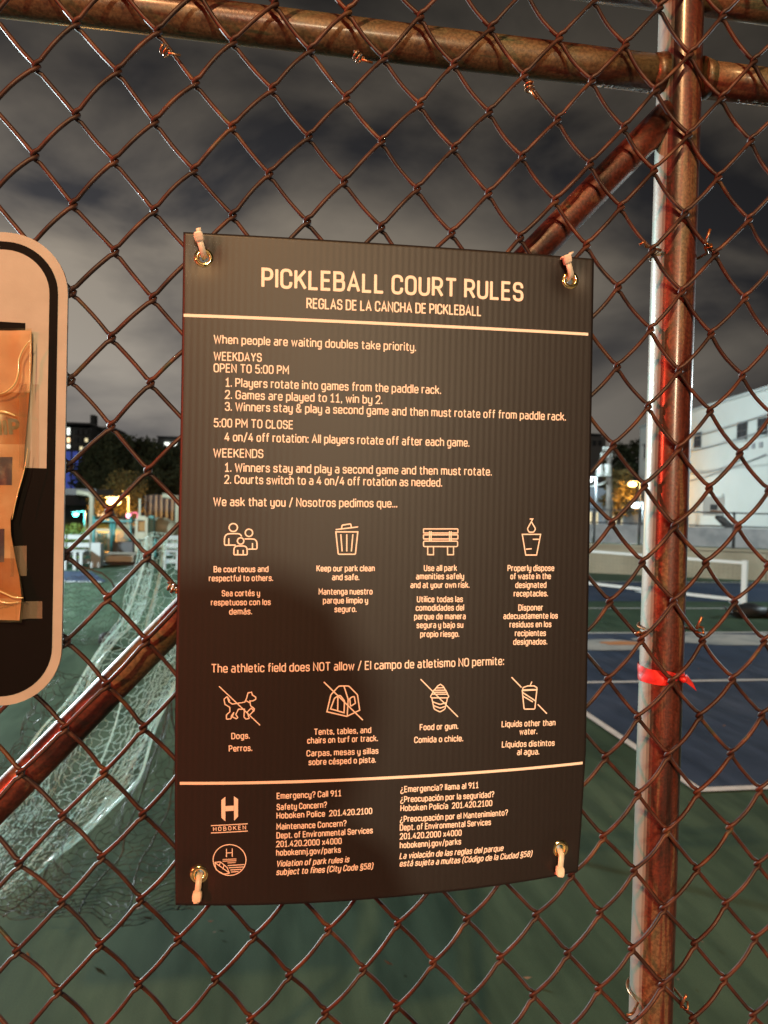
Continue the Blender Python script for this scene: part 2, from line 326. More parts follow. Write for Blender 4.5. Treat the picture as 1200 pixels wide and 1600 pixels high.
def chain_wire(i):
    pts = []; r_ = random.Random(i+500)
    ks = list(range(KBOT, KTOP+1)); prev = None
    bow = 0.0011
    for k in ks:
        s = -1 if (i+k) % 2 == 0 else 1
        c = i if s < 0 else i+1
        x, z, y = knot(c, k)
        # arriving leg: to a right tip it is "/", in front; to a left tip it is "\", behind
        ya, yb = (y-0.0019, y+0.0019) if s > 0 else (y+0.0019, y-0.0019)
        arr = [(x-s*0.0031, ya, z-0.0038), (x-s*0.0002, ya, z-0.0022), (x+s*0.0016, (ya*2+yb)/3, z-0.0009), (x+s*0.0016, (ya+yb*2)/3, z+0.0009), (x-s*0.0002, yb, z+0.0023), (x-s*0.0031, yb, z+0.0040)]
        if prev is not None:
            a = Vector(prev); b = Vector(arr[0]); d = b-a; nrm = Vector((d.z, 0, -d.x)).normalized()
            yb_ = (-0.0023 if s > 0 else 0.0022)*r_.uniform(0.8, 1.15); bb = bow*r_.uniform(-0.25, 0.45)
            for q in (0.2, 0.4, 0.6, 0.8): pts.append(a+d*q+nrm*bb*sin(pi*q)+Vector((0, yb_*sin(pi*q), 0)))
        pts += [Vector(p) for p in arr]; prev = arr[-1]
    return MB().tube(pts, WR, 6)
for i in range(-16, 40):
    chain_wire(i).build('wire', M_wire, fence)
ZR, ZR2, YP, PXX = 2.2535, 2.318, 0.0235, 0.3293
def pipe(a, b, r, m, name, n=40, parent=fence, seg=24, wob=0.0004):
    a = Vector(a); b = Vector(b)
    pts = [a+(b-a)*i/seg + Vector((rnd.gauss(0, wob), 0, rnd.gauss(0, wob)))*(0.3) for i in range(seg+1)]
    return MB().tube(pts, r, n).build(name, m, parent)
PR_ = 0.0176
post = pipe((PXX, YP+.001, 0.35), (PXX, YP+.001, 2.44), PR_, M_post, 'post')
cap = MB(); cap.tube([(PXX, YP+.001, 2.4402), (PXX, YP+.001, 2.452), (PXX, YP+.001, 2.462)], [0.0205, 0.0205, 0.010], 24); cap.build('cap', M_rail, post)
pipe((-1.4, YP, ZR), (PXX-0.0165, YP, ZR), 0.0142, M_rail, 'rail')
pipe((PXX+0.0165, YP, ZR), (1.75, YP, ZR), 0.0142, M_rail, 'rail')
pipe((-1.4, YP+.004, ZR2+.006), (PXX-0.0165, YP+.004, ZR2+.006), 0.0142, M_rail, 'rail')
pipe((PXX+0.0165, YP+.004, ZR2+.006), (1.75, YP+.004, ZR2+.006), 0.0142, M_rail, 'rail')
bd = Vector((-0.14322-0.28306, 0, 1.71975-2.18123)); bd.normalize()
b0 = Vector((0.28306, YP, 2.18123)) - bd*0.066
pipe(b0, b0+bd*1.35, 0.0122, M_brace, 'brace')
# weld collar where brace and rails meet the post
for zz, r_ in ((ZR, 0.0152),):
    for s in (-1, 1):
        MB().tube([(PXX+s*0.0165, YP, zz), (PXX+s*0.026, YP, zz)], [0.0168, 0.0146], 24).build('weld_collar', M_rail, fence)
# tie wires
def coil(c, ax, r, turns, pitch, tr, tail=0.012, name='tie_wire', mt=None):
    ax = Vector(ax).normalized(); u = ax.cross(Vector((0, 1, 0))).normalized(); v = ax.cross(u); c = Vector(c); n = int(14*turns)
    pts = [c+ax*(pitch*(i/14-turns/2))+r*(cos(2*pi*i/14)*u+sin(2*pi*i/14)*v) for i in range(n+1)]
    pts.append(pts[-1]+(u*0.5+ax*0.7)*tail); pts.insert(0, pts[0]-(u*0.4+ax*0.3)*tail*0.6)
    return MB().tube(pts, tr, 6).build(name, mt or M_tie, fence)
for (x, y), a in (((259, 80), (0.75, 0, -0.65)), ((827, 137), (0.1, 0, -1)), ((270, 919), (0.75, 0, -0.6)), ((560, 78+12), (0.6, 0, -.6))):
    p = atY(x, y, 0.0); coil(p, a, 0.0030, 2.3, 0.0030, 0.0009, 0.010)
def post_tie(px, py, px2, py2):
    p = atY(px, py, 0.0); q = atY(px2, py2, 0.0); z = (p.z+q.z)/2
    pts = []
    for i in range(25):
        a = pi*i/24; pts.append((PXX-cos(a)*0.0200, YP+sin(a)*0.0195, z+0.002*sin(a)))
    pts = [(p.x-0.003, -0.0015, p.z), (p.x, -0.0032, p.z+0.002), (p.x+0.004, 0.001, p.z), (PXX-0.0200, 0.010, z)]+pts+[(PXX+0.0200, 0.008, z), (q.x-0.002, 0.0, q.z), (q.x+0.002, -0.0035, q.z-0.001), (q.x+0.004, 0.001, q.z+0.003), (q.x, 0.003, q.z+0.004), (q.x-0.003, -0.002, q.z+0.003), (q.x-0.001, -0.005, q.z+0.013)]
    MB().tube(pts, 0.0012, 6).build('tie_wire', M_tie, fence)
post_tie(996, 990, 1092, 987); post_tie(983, 1584, 1068, 1573); post_tie(1003, 384, 1105, 387)
# rain drops hanging under the rail
M_drop = mat('water', (1, 1, 1), 0.02, spec=0.8); M_drop.node_tree.nodes['Principled BSDF'].inputs['Transmission Weight'].default_value = 1.0; M_drop.node_tree.nodes['Principled BSDF'].inputs['IOR'].default_value = 1.33
dm = MB(); r2 = random.Random(3)
for k in range(70):
    x = r2.choice([r2.uniform(0.26, 0.315), r2.uniform(0.36, 0.46), r2.uniform(0.39, 0.44)]); s = r2.uniform(0.0007, 0.0016)
    dm.tube([(x, YP-0.001, ZR-0.0142+0.0003), (x, YP-0.001, ZR-0.0142-s*0.5), (x, YP-0.001, ZR-0.0142-s*1.2), (x, YP-0.001, ZR-0.0142-s*1.7)], [s*0.8, s, s*0.75, s*0.1], 8)
dm.build('water_drops', M_drop, None, kind='stuff', label='tiny water drops hanging under the fence rail by the post', category='water')

# ------------------------------------------------------------------ the black court rules sign
SX0, SX1, SZ0, SZ1 = -0.0600, 0.2465, 1.9-0.2895, 1.9+0.1870
GROM_PX = [(318.5, 402), (891.7, 437), (311.6, 1367.5), (876, 1327.5)]
GR = []
def surf(x, z, dent=True):
    u = (x-(SX0+SX1)/2)/((SX1-SX0)/2); v = (SZ1-z)/(SZ1-SZ0)
    u = max(-1.2, min(1.2, u)); vv = max(0, min(1, v))
    y = -(0.0098 + (0.0035+0.0105*vv**2.2)*(1-abs(u)**2.3))
    if v > 0.9: y += 0.0016*((v-0.9)/0.1)**2*max(0, u)
    if dent:
        for gx, gz in GR:
            d = hypot(x-gx, z-gz); y += 0.0018*math.exp(-(d/0.010)**2)
    return y
def on_sign(px, py):
    Y = -0.01
    for _ in range(6):
        p = atY(px, py, Y); Y = surf(p.x, p.z)
    return p.x, p.z
for g in GROM_PX: GR.append(on_sign(*g))
board = empty('rules_sign', (0, 0, 0), 'black fluted plastic PICKLEBALL COURT RULES sign zip-tied to the chain link fence', 'sign')
def sign_board():
    nx, nz = 154, 240; m = MB(); T = 0.0034
    P = [[(SX0+(SX1-SX0)*i/nx, SZ1-(SZ1-SZ0)*j/nz) for i in range(nx+1)] for j in range(nz+1)]
    # outline slightly off square as in the photo: left side leans in at the top
    def pos(x, z, off):
        u = (x-SX0)/(SX1-SX0); v = (SZ1-z)/(SZ1-SZ0)
        x2 = x + (1-u)*(-0.0012+0.004*v*v*v+0.0006*sin(6*v)) + u*(-0.0022+0.0052*min(1, v/0.8) if v < 0.8 else 0.003-0.0034*(v-0.8)/0.2)
        z2 = z + (1-v)*(-0.0025+0.0035*u) - v*(1-u)*0.0035 + v*u*0.0035
        return (x2, surf(x2, z2)+off, z2)
    vs = []; idx = {}
    for side, off in ((0, 0.0), (1, T)):
        for j in range(nz+1):
            for i in range(nx+1):
                idx[side, i, j] = len(vs); vs.append(pos(*P[j][i], off))
    fs = []
    def hole(i, j):
        a = vs[idx[0, i, j]]; b = vs[idx[0, i+1, j+1]]; x = (a[0]+b[0])/2; z = (a[2]+b[2])/2
        return any(hypot(x-g[0], z-g[1]) < 0.0046 for g in GR)
    for j in range(nz):
        for i in range(nx):
            if hole(i, j): continue
            fs.append((idx[0, i, j], idx[0, i, j+1], idx[0, i+1, j+1], idx[0, i+1, j]))
            fs.append((idx[1, i, j], idx[1, i+1, j], idx[1, i+1, j+1], idx[1, i, j+1]))
    m.add(vs, fs, True)
    rim = []
    for i in range(nx):
        rim.append((idx[0, i, 0], idx[0, i+1, 0], idx[1, i+1, 0], idx[1, i, 0])); rim.append((idx[0, i+1, nz], idx[0, i, nz], idx[1, i, nz], idx[1, i+1, nz]))
    for j in range(nz):
        rim.append((idx[0, 0, j+1], idx[0, 0, j], idx[1, 0, j], idx[1, 0, j+1])); rim.append((idx[0, nx, j], idx[0, nx, j+1], idx[1, nx, j+1], idx[1, nx, j]))
    for f in rim: m.f.append(f); m.sm.append(False)
    return m
sign_board().build('board', M_sign, board)

# ---- stroke lettering (a plain engineering hand drawn here, stroke by stroke)
GL = {
'A': (6.4, "0,0 3.2,10 6.4,0|1.1,3.1 5.3,3.1"), 'B': (5.6, "0,5.3 0,10 5.1,10,2.2 5.1,5.3,2.2 0,5.3 0,0 5.6,0,2.4 5.6,5.3,2.4 4,5.3"),
'C': (5.6, "5.6,7 5.6,10,2.6 0,10,2.6 0,0,2.6 5.6,0,2.6 5.6,3"), 'D': (5.7, "0,0 0,10 5.7,10,2.9 5.7,0,2.9 0,0z"),
'E': (4.8, "4.8,10 0,10 0,0 4.8,0|0,5.2 4.3,5.2"), 'F': (4.7, "4.7,10 0,10 0,0|0,5.1 4.2,5.1"),
'G': (5.7, "5.7,7.2 5.7,10,2.6 0,10,2.6 0,0,2.6 5.7,0,2.6 5.7,4.7 3.2,4.7"), 'H': (5.8, "0,0 0,10|5.8,0 5.8,10|0,5.1 5.8,5.1"),
'I': (0, "0,0 0,10"), 'J': (4.4, "4.4,10 4.4,0,2.3 0,0,2.3 0,2"), 'K': (5.6, "0,0 0,10|5.5,10 0,3.8|2,6 5.8,0"), 'L': (4.6, "0,10 0,0 4.6,0"),
'M': (7, "0,0 0,10 3.5,3.6 7,10 7,0"), 'N': (5.8, "0,0 0,10 5.8,0 5.8,10"), 'O': (5.7, "2.8,10 5.7,10,2.8 5.7,0,2.8 0,0,2.8 0,10,2.8z"),
'P': (5.4, "0,0 0,10 5.4,10,2.8 5.4,4.4,2.8 0,4.4"), 'Q': (5.7, "2.8,10 5.7,10,2.8 5.7,0,2.8 0,0,2.8 0,10,2.8z|3.4,2.6 6,-.6"),
'R': (5.6, "0,0 0,10 5.4,10,2.7 5.4,4.6,2.7 0,4.6|2.8,4.6 5.7,0"), 'S': (5.4, "5.2,7.5 5.2,10,2.4 0,10,2.4 0,5.2,2.3 5.4,5.2,2.4 5.4,0,2.4 0,0,2.4 0,2.5"),
'T': (6, "0,10 6,10|3,10 3,0"), 'U': (5.6, "0,10 0,0,2.8 5.6,0,2.8 5.6,10"), 'V': (6.2, "0,10 3.1,0 6.2,10"), 'W': (9, "0,10 2.2,0 4.5,8.8 6.8,0 9,10"), 'Y': (6, "0,10 3,4.6 6,10|3,4.6 3,0"),
'0': (5.2, "2.6,10 5.2,10,2.6 5.2,0,2.6 0,0,2.6 0,10,2.6z"), '1': (4.6, "0,7.8 2.4,10 2.4,0|0,0 4.6,0"), '2': (5.2, "0,7.6 0,10,2.5 5.1,10,2.5 5.1,6,1.6 0,0 5.3,0"),
'3': (5.2, "0,7.8 0,10,2.3 5,10,2.3 5,5.3,2.2 2,5.3|3.4,5.3 5.3,5.3,2.3 5.3,0,2.5 0,0,2.5 0,2.3"), '4': (5.6, "3.6,10 0,2.6 5.8,2.6|4.2,6 4.2,0"), '5': (5.2, "4.8,10 .6,10 .2,5.8 5.2,6.2,2.6 5.2,0,2.6 0,0,2.4 0,2"),
'7': (5, "0,10 5,10 1.6,0"), '8': (5.2, "2.6,5.3 4.9,5.3,2 4.9,10,2.3 .3,10,2.3 .3,5.3,2z|2.6,5.3 5.2,5.3,2.3 5.2,0,2.5 0,0,2.5 0,5.3,2.3z"), '9': (5.2, "5.2,5.2 0,5.2,2.4 0,10,2.5 5.2,10,2.5 5.2,5 2,0"),
'a': (4.7, "0.5,7.2 4.7,7.2,2 4.7,0|4.7,4.2 0,4.2,2 0,0,2 4.7,0"), 'b': (4.9, "0,10.3 0,0|0,0 4.9,0,2.2 4.9,7.2,2.2 0,7.2"), 'c': (4.4, "4.5,5.4 4.5,7.2,2 0,7.2,2.2 0,0,2.2 4.5,0,2 4.5,1.8"),
'd': (4.9, "4.9,10.3 4.9,0|4.9,0 0,0,2.2 0,7.2,2.2 4.9,7.2"), 'e': (4.8, "0,3.5 4.8,3.5 4.8,7.2,2.2 0,7.2,2.2 0,0,2.2 4.6,0,1.8 4.6,1.3"), 'f': (3.2, "3.4,10.2 1.2,10.2,1.3 1.2,0|0,7.2 3.2,7.2"),
'g': (4.9, "4.9,0 0,0,2.2 0,7.2,2.2 4.9,7.2 4.9,-2.8,2 .6,-2.8"), 'h': (4.8, "0,0 0,10.3|0,7.2 4.8,7.2,2.1 4.8,0"), 'i': (0, "0,0 0,7.2|0,9.2 0,10.4"), 'j': (1.2, "1.2,7.2 1.2,-2.7,1.3 -.2,-2.7|1.2,9.2 1.2,10.4"),
'k': (4.6, "0,0 0,10.3|4.4,7.2 0,2.8|1.6,4.4 4.8,0"), 'l': (0, "0,10.3 0,0"), 'm': (7.8, "0,0 0,7.2 3.9,7.2,1.8 3.9,0|3,7.2 7.8,7.2,1.8 7.8,0"), 'n': (4.7, "0,0 0,7.2 4.7,7.2,2.1 4.7,0"),
'o': (4.9, "2.4,7.2 4.9,7.2,2.3 4.9,0,2.3 0,0,2.3 0,7.2,2.3z"), 'p': (4.9, "0,-2.8 0,7.2 4.9,7.2,2.2 4.9,0,2.2 0,0"), 'q': (4.9, "4.9,-2.8 4.9,7.2 0,7.2,2.2 0,0,2.2 4.9,0"), 'r': (2.9, "0,0 0,7.2 3,7.2"),
's': (4.3, "4.1,5.6 4.1,7.2,1.5 0,7.2,1.8 0,3.7,1.7 4.3,3.7,1.7 4.3,0,1.8 0,0,1.6 0,1.5"), 't': (3.3, "1.2,9.4 1.2,0,1.5 3.4,0|0,7.2 3.3,7.2"), 'u': (4.7, "0,7.2 0,0,2.1 4.7,0|4.7,7.2 4.7,0"),
'v': (4.8, "0,7.2 2.4,0 4.8,7.2"), 'w': (7.2, "0,7.2 1.8,0 3.6,6.4 5.4,0 7.2,7.2"), 'x': (4.6, "0,7.2 4.6,0|4.6,7.2 0,0"), 'y': (4.7, "0,7.2 0,0,2.1 4.7,0|4.7,7.2 4.7,-2.8,2 .6,-2.8"), 'z': (4.2, "0,7.2 4.2,7.2 0,0 4.2,0"),
'.': (0.1, "0,-.2 0,1.1"), ',': (0.6, "0.5,1.1 0.1,-1.4"), ':': (0.1, "0,-.2 0,1.1|0,5.6 0,6.9"), '/': (4, "0,-1.2 4,11"), '?': (4.8, "0,7.8 0,10,2.3 4.8,10,2.3 4.8,6.2,1.8 2.3,4.2 2.3,2.8|2.3,-.2 2.3,1.1"),
'(': (2, "2,11.2 0,8.6,3 0,.4,3 2,-2.2"), ')': (2, "0,11.2 2,8.6,3 2,.4,3 0,-2.2"), '&': (6.4, "6.2,0 1,7,1 1,10,1.7 4.4,10,1.7 4.4,6.6,1.5 0,4.4,1.6 0,0,2.2 4.6,0,2 6.1,3.6"),
'§': (4.4, "4.2,8 4.2,10,1.6 0,10,1.6 0,7,1.4 4.4,4.6,1.4 4.4,2.4 |0.4,6.4 0,3,1.3 4.4,1.6,1.4 4.4,-1.6,1.6 0,-1.6,1.6 0,0"),
'¿': (4.8, "2.5,5.4 2.5,4,.6 0,1.6,1.6 0,-2.6,2.2 4.8,-2.6,2.2 4.8,-.6|2.5,7.4 2.5,8.7"),
}
for ch, base in (('é', 'e'), ('á', 'a'), ('ó', 'o')): GL[ch] = (GL[base][0], GL[base][1]+"|2.2,8.7 3.4,10.8")
GL['í'] = (0.4, "0,0 0,7.2|0,8.7 1.2,10.8")
GL['ú'] = (4.7, GL['u'][1]+"|2.2,8.7 3.4,10.8")
def fillet(pts, closed, seg=4):
    n = len(pts); o = []
    for i, p in enumerate(pts):
        r = p[2] if len(p) > 2 else 0
        if r <= 0 or (not closed and i in (0, n-1)): o.append((p[0], p[1])); continue
        P = Vector(p[:2]); A = Vector(pts[i-1][:2]); B = Vector(pts[(i+1) % n][:2]); u = (A-P); v = (B-P)
        lu, lv = u.length, v.length
        if lu < 1e-6 or lv < 1e-6: o.append((P.x, P.y)); continue
        u /= lu; v /= lv; c = max(-0.999, min(0.999, u.dot(v))); th = math.acos(c)
        d = min(r/math.tan(th/2), lu*0.5 if (len(pts[i-1]) > 2) else lu*0.98, lv*0.5 if (len(pts[(i+1) % n]) > 2) else lv*0.98)
        a = P+u*d; b = P+v*d
        for k in range(seg+1):
            t = k/seg; q = (1-t)**2*a+2*t*(1-t)*P+t*t*b; q = q*0.55+0.45*(a*(1-t)+b*t + (P-(a+b)/2)*1.17*sin(pi*t)*0.5*1.0) if False else q
            o.append((q.x, q.y))
    return o
def parse(s):
    res = []
    for part in s.split('|'):
        part = part.strip(); closed = part.endswith('z')
        if closed: part = part[:-1]
        res.append(([tuple(float(a) for a in t.split(',')) for t in part.split()], closed))
    return res
def ribbon(m, pts, closed, w, fn, lift, capround=True):
    # flat stroke of half width w following pts (2D); fn maps 2D to the sign face
    p = [Vector(q) for q in pts]; o = [p[0]]
    for q in p[1:]:
        if (q-o[-1]).length > 1e-5: o.append(q)
    if closed and (o[0]-o[-1]).length < 1e-5: o.pop()
    n = len(o)
    if n < 2: return
    L, R = [], []
    for i in range(n):
        a = o[i-1] if (i > 0 or closed) else None; b = o[(i+1) % n] if (i < n-1 or closed) else None
        d1 = (o[i]-a).normalized() if a is not None else None; d2 = (b-o[i]).normalized() if b is not None else None
        if d1 is None: d1 = d2
        if d2 is None: d2 = d1
        t = (d1+d2)
        t = t.normalized() if t.length > 1e-3 else d1
        nn = Vector((-t.y, t.x)); k = max(0.45, abs(nn.dot(Vector((-d1.y, d1.x))))); h = w/k
        L.append(o[i]+nn*h); R.append(o[i]-nn*h)
    if capround and not closed:
        t0 = (o[0]-o[1]).normalized(); t1 = (o[-1]-o[-2]).normalized(); w6 = w*0.35
        L.insert(0, L[0]*0.8+R[0]*0.2+t0*w6); R.insert(0, L[1]*0.2+R[0]*0.8+t0*w6)
        L.append(L[-1]*0.8+R[-1]*0.2+t1*w6); R.append(L[-2]*0.2+R[-1]*0.8+t1*w6)
    n = len(L); vs = []
    for a, b in zip(L, R): vs += [fn(a.x, a.y, lift), fn(b.x, b.y, lift)]
    fs = [(2*i, 2*i+1, 2*((i+1) % n)+1, 2*((i+1) % n)) for i in range(n if closed else n-1)]
    m.add(vs, fs)
def sign_fn(x, z, lift): return (x, surf(x, z)-0.00012-lift, z)
LINES = 0
def text(s, x0, y0, x1, y1, cap, wt=1.35, it=0.0, m=None, track=1.15, on=on_sign, fn=sign_fn, parent=board, name='lettering', mt=None, hit=None):
    a = Vector(on(x0, y0)); b = Vector(on(x1, y1)); c = Vector(on(x0, y0-cap))
    H = (c-a).length/10; u = (b-a); Lg = u.length; u.normalize(); v = Vector((-u.y, u.x))
    if v.y < 0: v = -v
    tr = wt+track; xs = []; x = 0
    for ch in s:
        if ch == ' ': x += 3.5; continue
        g = GL[ch]; xs.append((x, ch)); x += g[0]+tr
    W = x-tr+wt; k = Lg/(W*1.0); own = m is None; m = m or MB()
    for n, (gx, ch) in enumerate(xs):
        lift = 0.0
        for pts, cl in parse(GL[ch][1]):
            f = fillet(pts, cl, 3 if cap < 16 else 5)
            ks = k/H
            # work in cap units with the horizontal squeeze applied, so strokes keep their weight
            q = [((px_+gx+wt/2+it*py_)*ks, py_) for px_, py_ in f]
            ribbon(m, q, cl, wt/2, lambda X, Y, l: fn(a.x+u.x*X*H+v.x*Y*H, a.y+u.y*X*H+v.y*Y*H, l), lift, True)
            lift += 0.00003
    if own: m.build(name, mt or M_ink, parent)
def rule(x0, y0, x1, y1, th, segs=30, mt=None, name='rule_line'):
    m = MB(); a = Vector(on_sign(x0, y0)); b = Vector(on_sign(x1, y1)); h = th/F*0.57/2
    ribbon(m, [tuple(a+(b-a)*i/segs) for i in range(segs+1)], False, h, sign_fn, 0, False); m.build(name, mt or M_ink, board)
text('PICKLEBALL COURT RULES', 408.5, 447.3, 817.6, 469.2, 27, 1.75, track=1.3, name='title')
text('REGLAS DE LA CANCHA DE PICKLEBALL', 478.9, 481.1, 752.1, 493.2, 14.6, 1.6, track=1.1)
rule(287.0, 492.6, 919.0, 522.3, 4.4); rule(281.0, 1223.8, 910.3, 1192.0, 4.2)
B_ = 1.5
for s, x0, y0, x1, y1 in (
 ('When people are waiting doubles take priority.', 333.8, 536, 650, 548.2), ('WEEKDAYS', 333.8, 562.4, 409, 564.7), ('OPEN TO 5:00 PM', 333.8, 580.8, 451.4, 584.4),
 ('1. Players rotate into games from the paddle rack.', 352.2, 603.5, 689.2, 615.2), ('2. Games are played to 11, win by 2.', 351.4, 622.4, 597.3, 630.7),
 ('3. Winners stay & play a second game and then must rotate off from paddle rack.', 351.4, 641.1, 884.1, 656.7), ('5:00 PM TO CLOSE', 334, 666.6, 458, 669.9),
 ('4 on/4 off rotation: All players rotate off after each game.', 350.8, 688.6, 733.4, 697.5), ('WEEKENDS', 333.2, 713.6, 411.5, 715),
 ('1. Winners stay and play a second game and then must rotate.', 351.3, 736.4, 768.3, 742.6), ('2. Courts switch to a 4 on/4 off rotation as needed.', 350.6, 755, 690.8, 759.8),
 ('We ask that you / Nosotros pedimos que...', 333.2, 789.8, 620.6, 792.4), ('The athletic field does NOT allow / El campo de atletismo NO permite:', 330, 1050.5, 787.5, 1038.2)):
    text(s, x0, y0, x1, y1, 12.3, B_)
for s, x0, y0, x1, y1 in (
 ('Be courteous and', 333.8, 893.6, 419.5, 893.2), ('respectful to others.', 326.3, 907.8, 426.8, 907.2), ('Sea cortés y', 346.5, 931.3, 406.3, 930.7), ('respetuoso con los', 329.5, 945.5, 423, 944.8), ('demás.', 358, 959.8, 394, 959.4),
 ('Keep our park clean', 494.5, 892.3, 585.5, 892), ('and safe.', 518.8, 906, 561.3, 905.9), ('Mantenga nuestro', 497.8, 928.7, 582, 928.3), ('parque limpio y', 504.5, 942.5, 575, 942.1), ('seguro.', 522.5, 956, 557, 955.7),
 ('Use all park', 662.2, 891.8, 713.9, 891.5), ('amenities safely', 650, 904.8, 725, 904.4), ('and at your own risk.', 641.3, 918.3, 733.5, 917.9), ('Utilice todas las', 651.3, 940.5, 723.2, 940.1), ('comodidades del', 649.5, 953.8, 725, 953.3),
 ('parque de manera', 647, 967.4, 727.5, 966.9), ('segura y bajo su', 650.8, 980.9, 723.7, 980.3), ('propio riesgo.', 656.5, 995, 717.5, 994.5),
 ('Properly dispose', 792.9, 891.9, 865.8, 891.6), ('of waste in the', 797.3, 904.6, 860.6, 904.3), ('designated', 805, 918.2, 853.6, 917.9), ('receptacles.', 802.5, 931.6, 856, 931.2), ('Disponer', 809.7, 953.6, 848.5, 953.3),
 ('adecuadamente los', 786.2, 966.7, 871.4, 966), ('residuos en los', 796, 979.9, 861.4, 979.3), ('recipientes', 804.3, 993.6, 852.8, 993.1), ('designados.', 801.7, 1007, 855, 1006.4),
 ('Dogs.', 361.3, 1154.3, 390.5, 1153.5), ('Perros.', 357.5, 1173.8, 394.3, 1172.7), ('Tents, tables, and', 490.5, 1147.8, 580, 1144.6), ('chairs on turf or track.', 480, 1161.3, 590.5, 1157.4), ('Carpas, mesas y sillas', 478.8, 1181.3, 591.3, 1177),
 ('sobre césped o pista.', 482, 1195, 587.5, 1190.8), ('Food or gum.', 655.7, 1140.6, 716, 1138.4), ('Comida o chicle.', 647, 1160.3, 723.7, 1157.6), ('Liquids other than', 783.6, 1135.5, 867.8, 1133.0), ('water.', 811.5, 1147.4, 839.4, 1146.5),
 ('Líquidos distintos', 783.9, 1167.3, 866.5, 1164.7), ('al agua.', 807.6, 1179.3, 842.5, 1178.2),
 ('Emergency? Call 911', 432.3, 1247.9, 533.5, 1243.3), ('Safety Concern?', 432.3, 1265.2, 510.8, 1261.4), ('Hoboken Police  201.420.2100', 432, 1278.5, 581.6, 1271), ('Maintenance Concern?', 432, 1295.8, 541.4, 1290.3),
 ('Dept. of Environmental Services', 432, 1309.6, 582.5, 1301.3), ('201.420.2000 x4000', 431.5, 1323, 534, 1318), ('hobokennj.gov/parks', 431.5, 1336.5, 532.6, 1331.6),
 ('¿Emergencia? llama al 911', 625.5, 1237.7, 747.9, 1230.6), ('¿Preocupación por la seguridad?', 625.5, 1253.3, 772, 1244.9), ('Hoboken Policía  201.420.2100', 625.5, 1266.9, 769.1, 1258.7), ('¿Preocupación por el Mantenimiento?', 624.9, 1284.1, 793.5, 1273.3),
 ('Dept. of Environmental Services', 624.6, 1297.2, 767.1, 1288.4), ('201.420.2000 x4000', 624.6, 1311, 721.2, 1305), ('hobokennj.gov/parks', 624.6, 1324.9, 720.4, 1318.7)):
    text(s, x0, y0, x1, y1, 8.5, 1.85, track=1.05)
for s, x0, y0, x1, y1 in (('Violation of park rules is', 431.5, 1353.8, 545.4, 1346.6), ('subject to fines (City Code §58)', 431.5, 1366.8, 582.5, 1357), ('La violación de las reglas del parque', 624, 1341.6, 786, 1328.8), ('está sujeta a multas (Código de la Ciudad §58)', 624, 1353.5, 830.9, 1337.4)):
    text(s, x0, y0, x1, y1, 8.5, 1.85, it=0.22, track=1.0)
text('HOBOKEN', 332.9, 1298.2, 384.7, 1295.4, 5.6, 1.9, track=3.2)
rule(329.5, 1290, 387, 1287, 1.3, 6); rule(329.5, 1301.4, 387, 1298.4, 1.3, 6)
def icon(name, strokes, ox, oy, sc, w=2.1, mt=None):
    m = MB(); lift = 0.0; h = w/F*0.57/2
    for s in strokes:
        if s[0] == 'c':
            _, cx, cy, rx, ry = s; pts = [(cx+rx*cos(2*pi*i/28), cy+ry*sin(2*pi*i/28)) for i in range(28)]; cl = True
        else:
            (pts, cl), = parse(s); pts = fillet(pts, cl, 4)
        ribbon(m, [on_sign(ox+x/sc, oy+y/sc) for x, y in pts], cl, h, sign_fn, lift); lift += 0.00003
    m.build(name, mt or M_ink, board)
icon('people_icon', [('c', 218, 97, 26, 25), ('c', 316, 130, 23, 23), ('c', 264, 181, 20, 20), "232,207 163,207,10 163,135,38 262,135,30 270,152", "290,168 366,168,34 366,232,9 312,232", "190,165 190,203", "338,195 338,230", "222,267,6 222,212,26 305,212,26 305,267,6z", "246,238 246,266", "280,238 280,266"], 310, 800, 4, 1.9)
icon('waste_can_icon', ["859,110 997,93", "895,103 898,82,6 952,74,6 956,95", "859,124 996,124 981,264,8 874,264,8z", "890,140 898,245", "927,140 927,245", "965,140 956,245"], 310, 800, 4, 1.9)
icon('bench_icon', ["200,102,4 408,102,4 408,127,4 200,127,4z", "200,138,4 408,138,4 408,163,4 200,163,4z", "200,176,9 406,176,9 406,209,9 200,209,9z", "236,117 236,176", "246,117 246,176", "357,117 357,176", "367,117 367,176", "225,211 225,258 260,258 260,211", "345,211 345,258 381,258 381,211"], 610, 800, 3.871, 1.8)
icon('cup_icon', ["852,58 878,102,12 866,122,8 838,122,8 828,102,12z", "843,42 861,42 852,57", "797,135 908,135 884,260 818,260z", "862,165 897,165", "820,225 853,222"], 610, 800, 3.871, 1.9)
SL = 1.9
icon('no_dogs_icon', ["130,210 385,452", "359,290,5 358,276,5 338,264 332,246 310,250,4 301,285,6 290,308,8 212,320,8 190,306,6 180,272,4 160,290,8 166,322,6 196,340,5 197,368,6 175,388,5 176,415,4 204,412,4 206,395 222,372", "222,372 212,400,3 238,412,4 246,404 234,386 250,352 288,352 285,400,4 296,414,4 318,410,3 306,372", "303,372 330,345 346,362 318,390", "359,290 340,300 322,300 326,330 350,350 346,366", "182,275 196,300", "300,300 322,312"], 310, 1020, 4, 1.6)
icon('no_tents_icon', ["785,183 1027,420", "803,368 828,262,20 878,207,24 940,207,24 994,262,20 1008,358 928,397z", "909,207 936,290,20 930,395", "826,350 850,284,12 884,262,16 913,300,12 910,374z", "872,266 870,360", "946,286 958,276,6 974,272,6 981,315,4 950,334,4z"], 310, 1020, 4, SL)
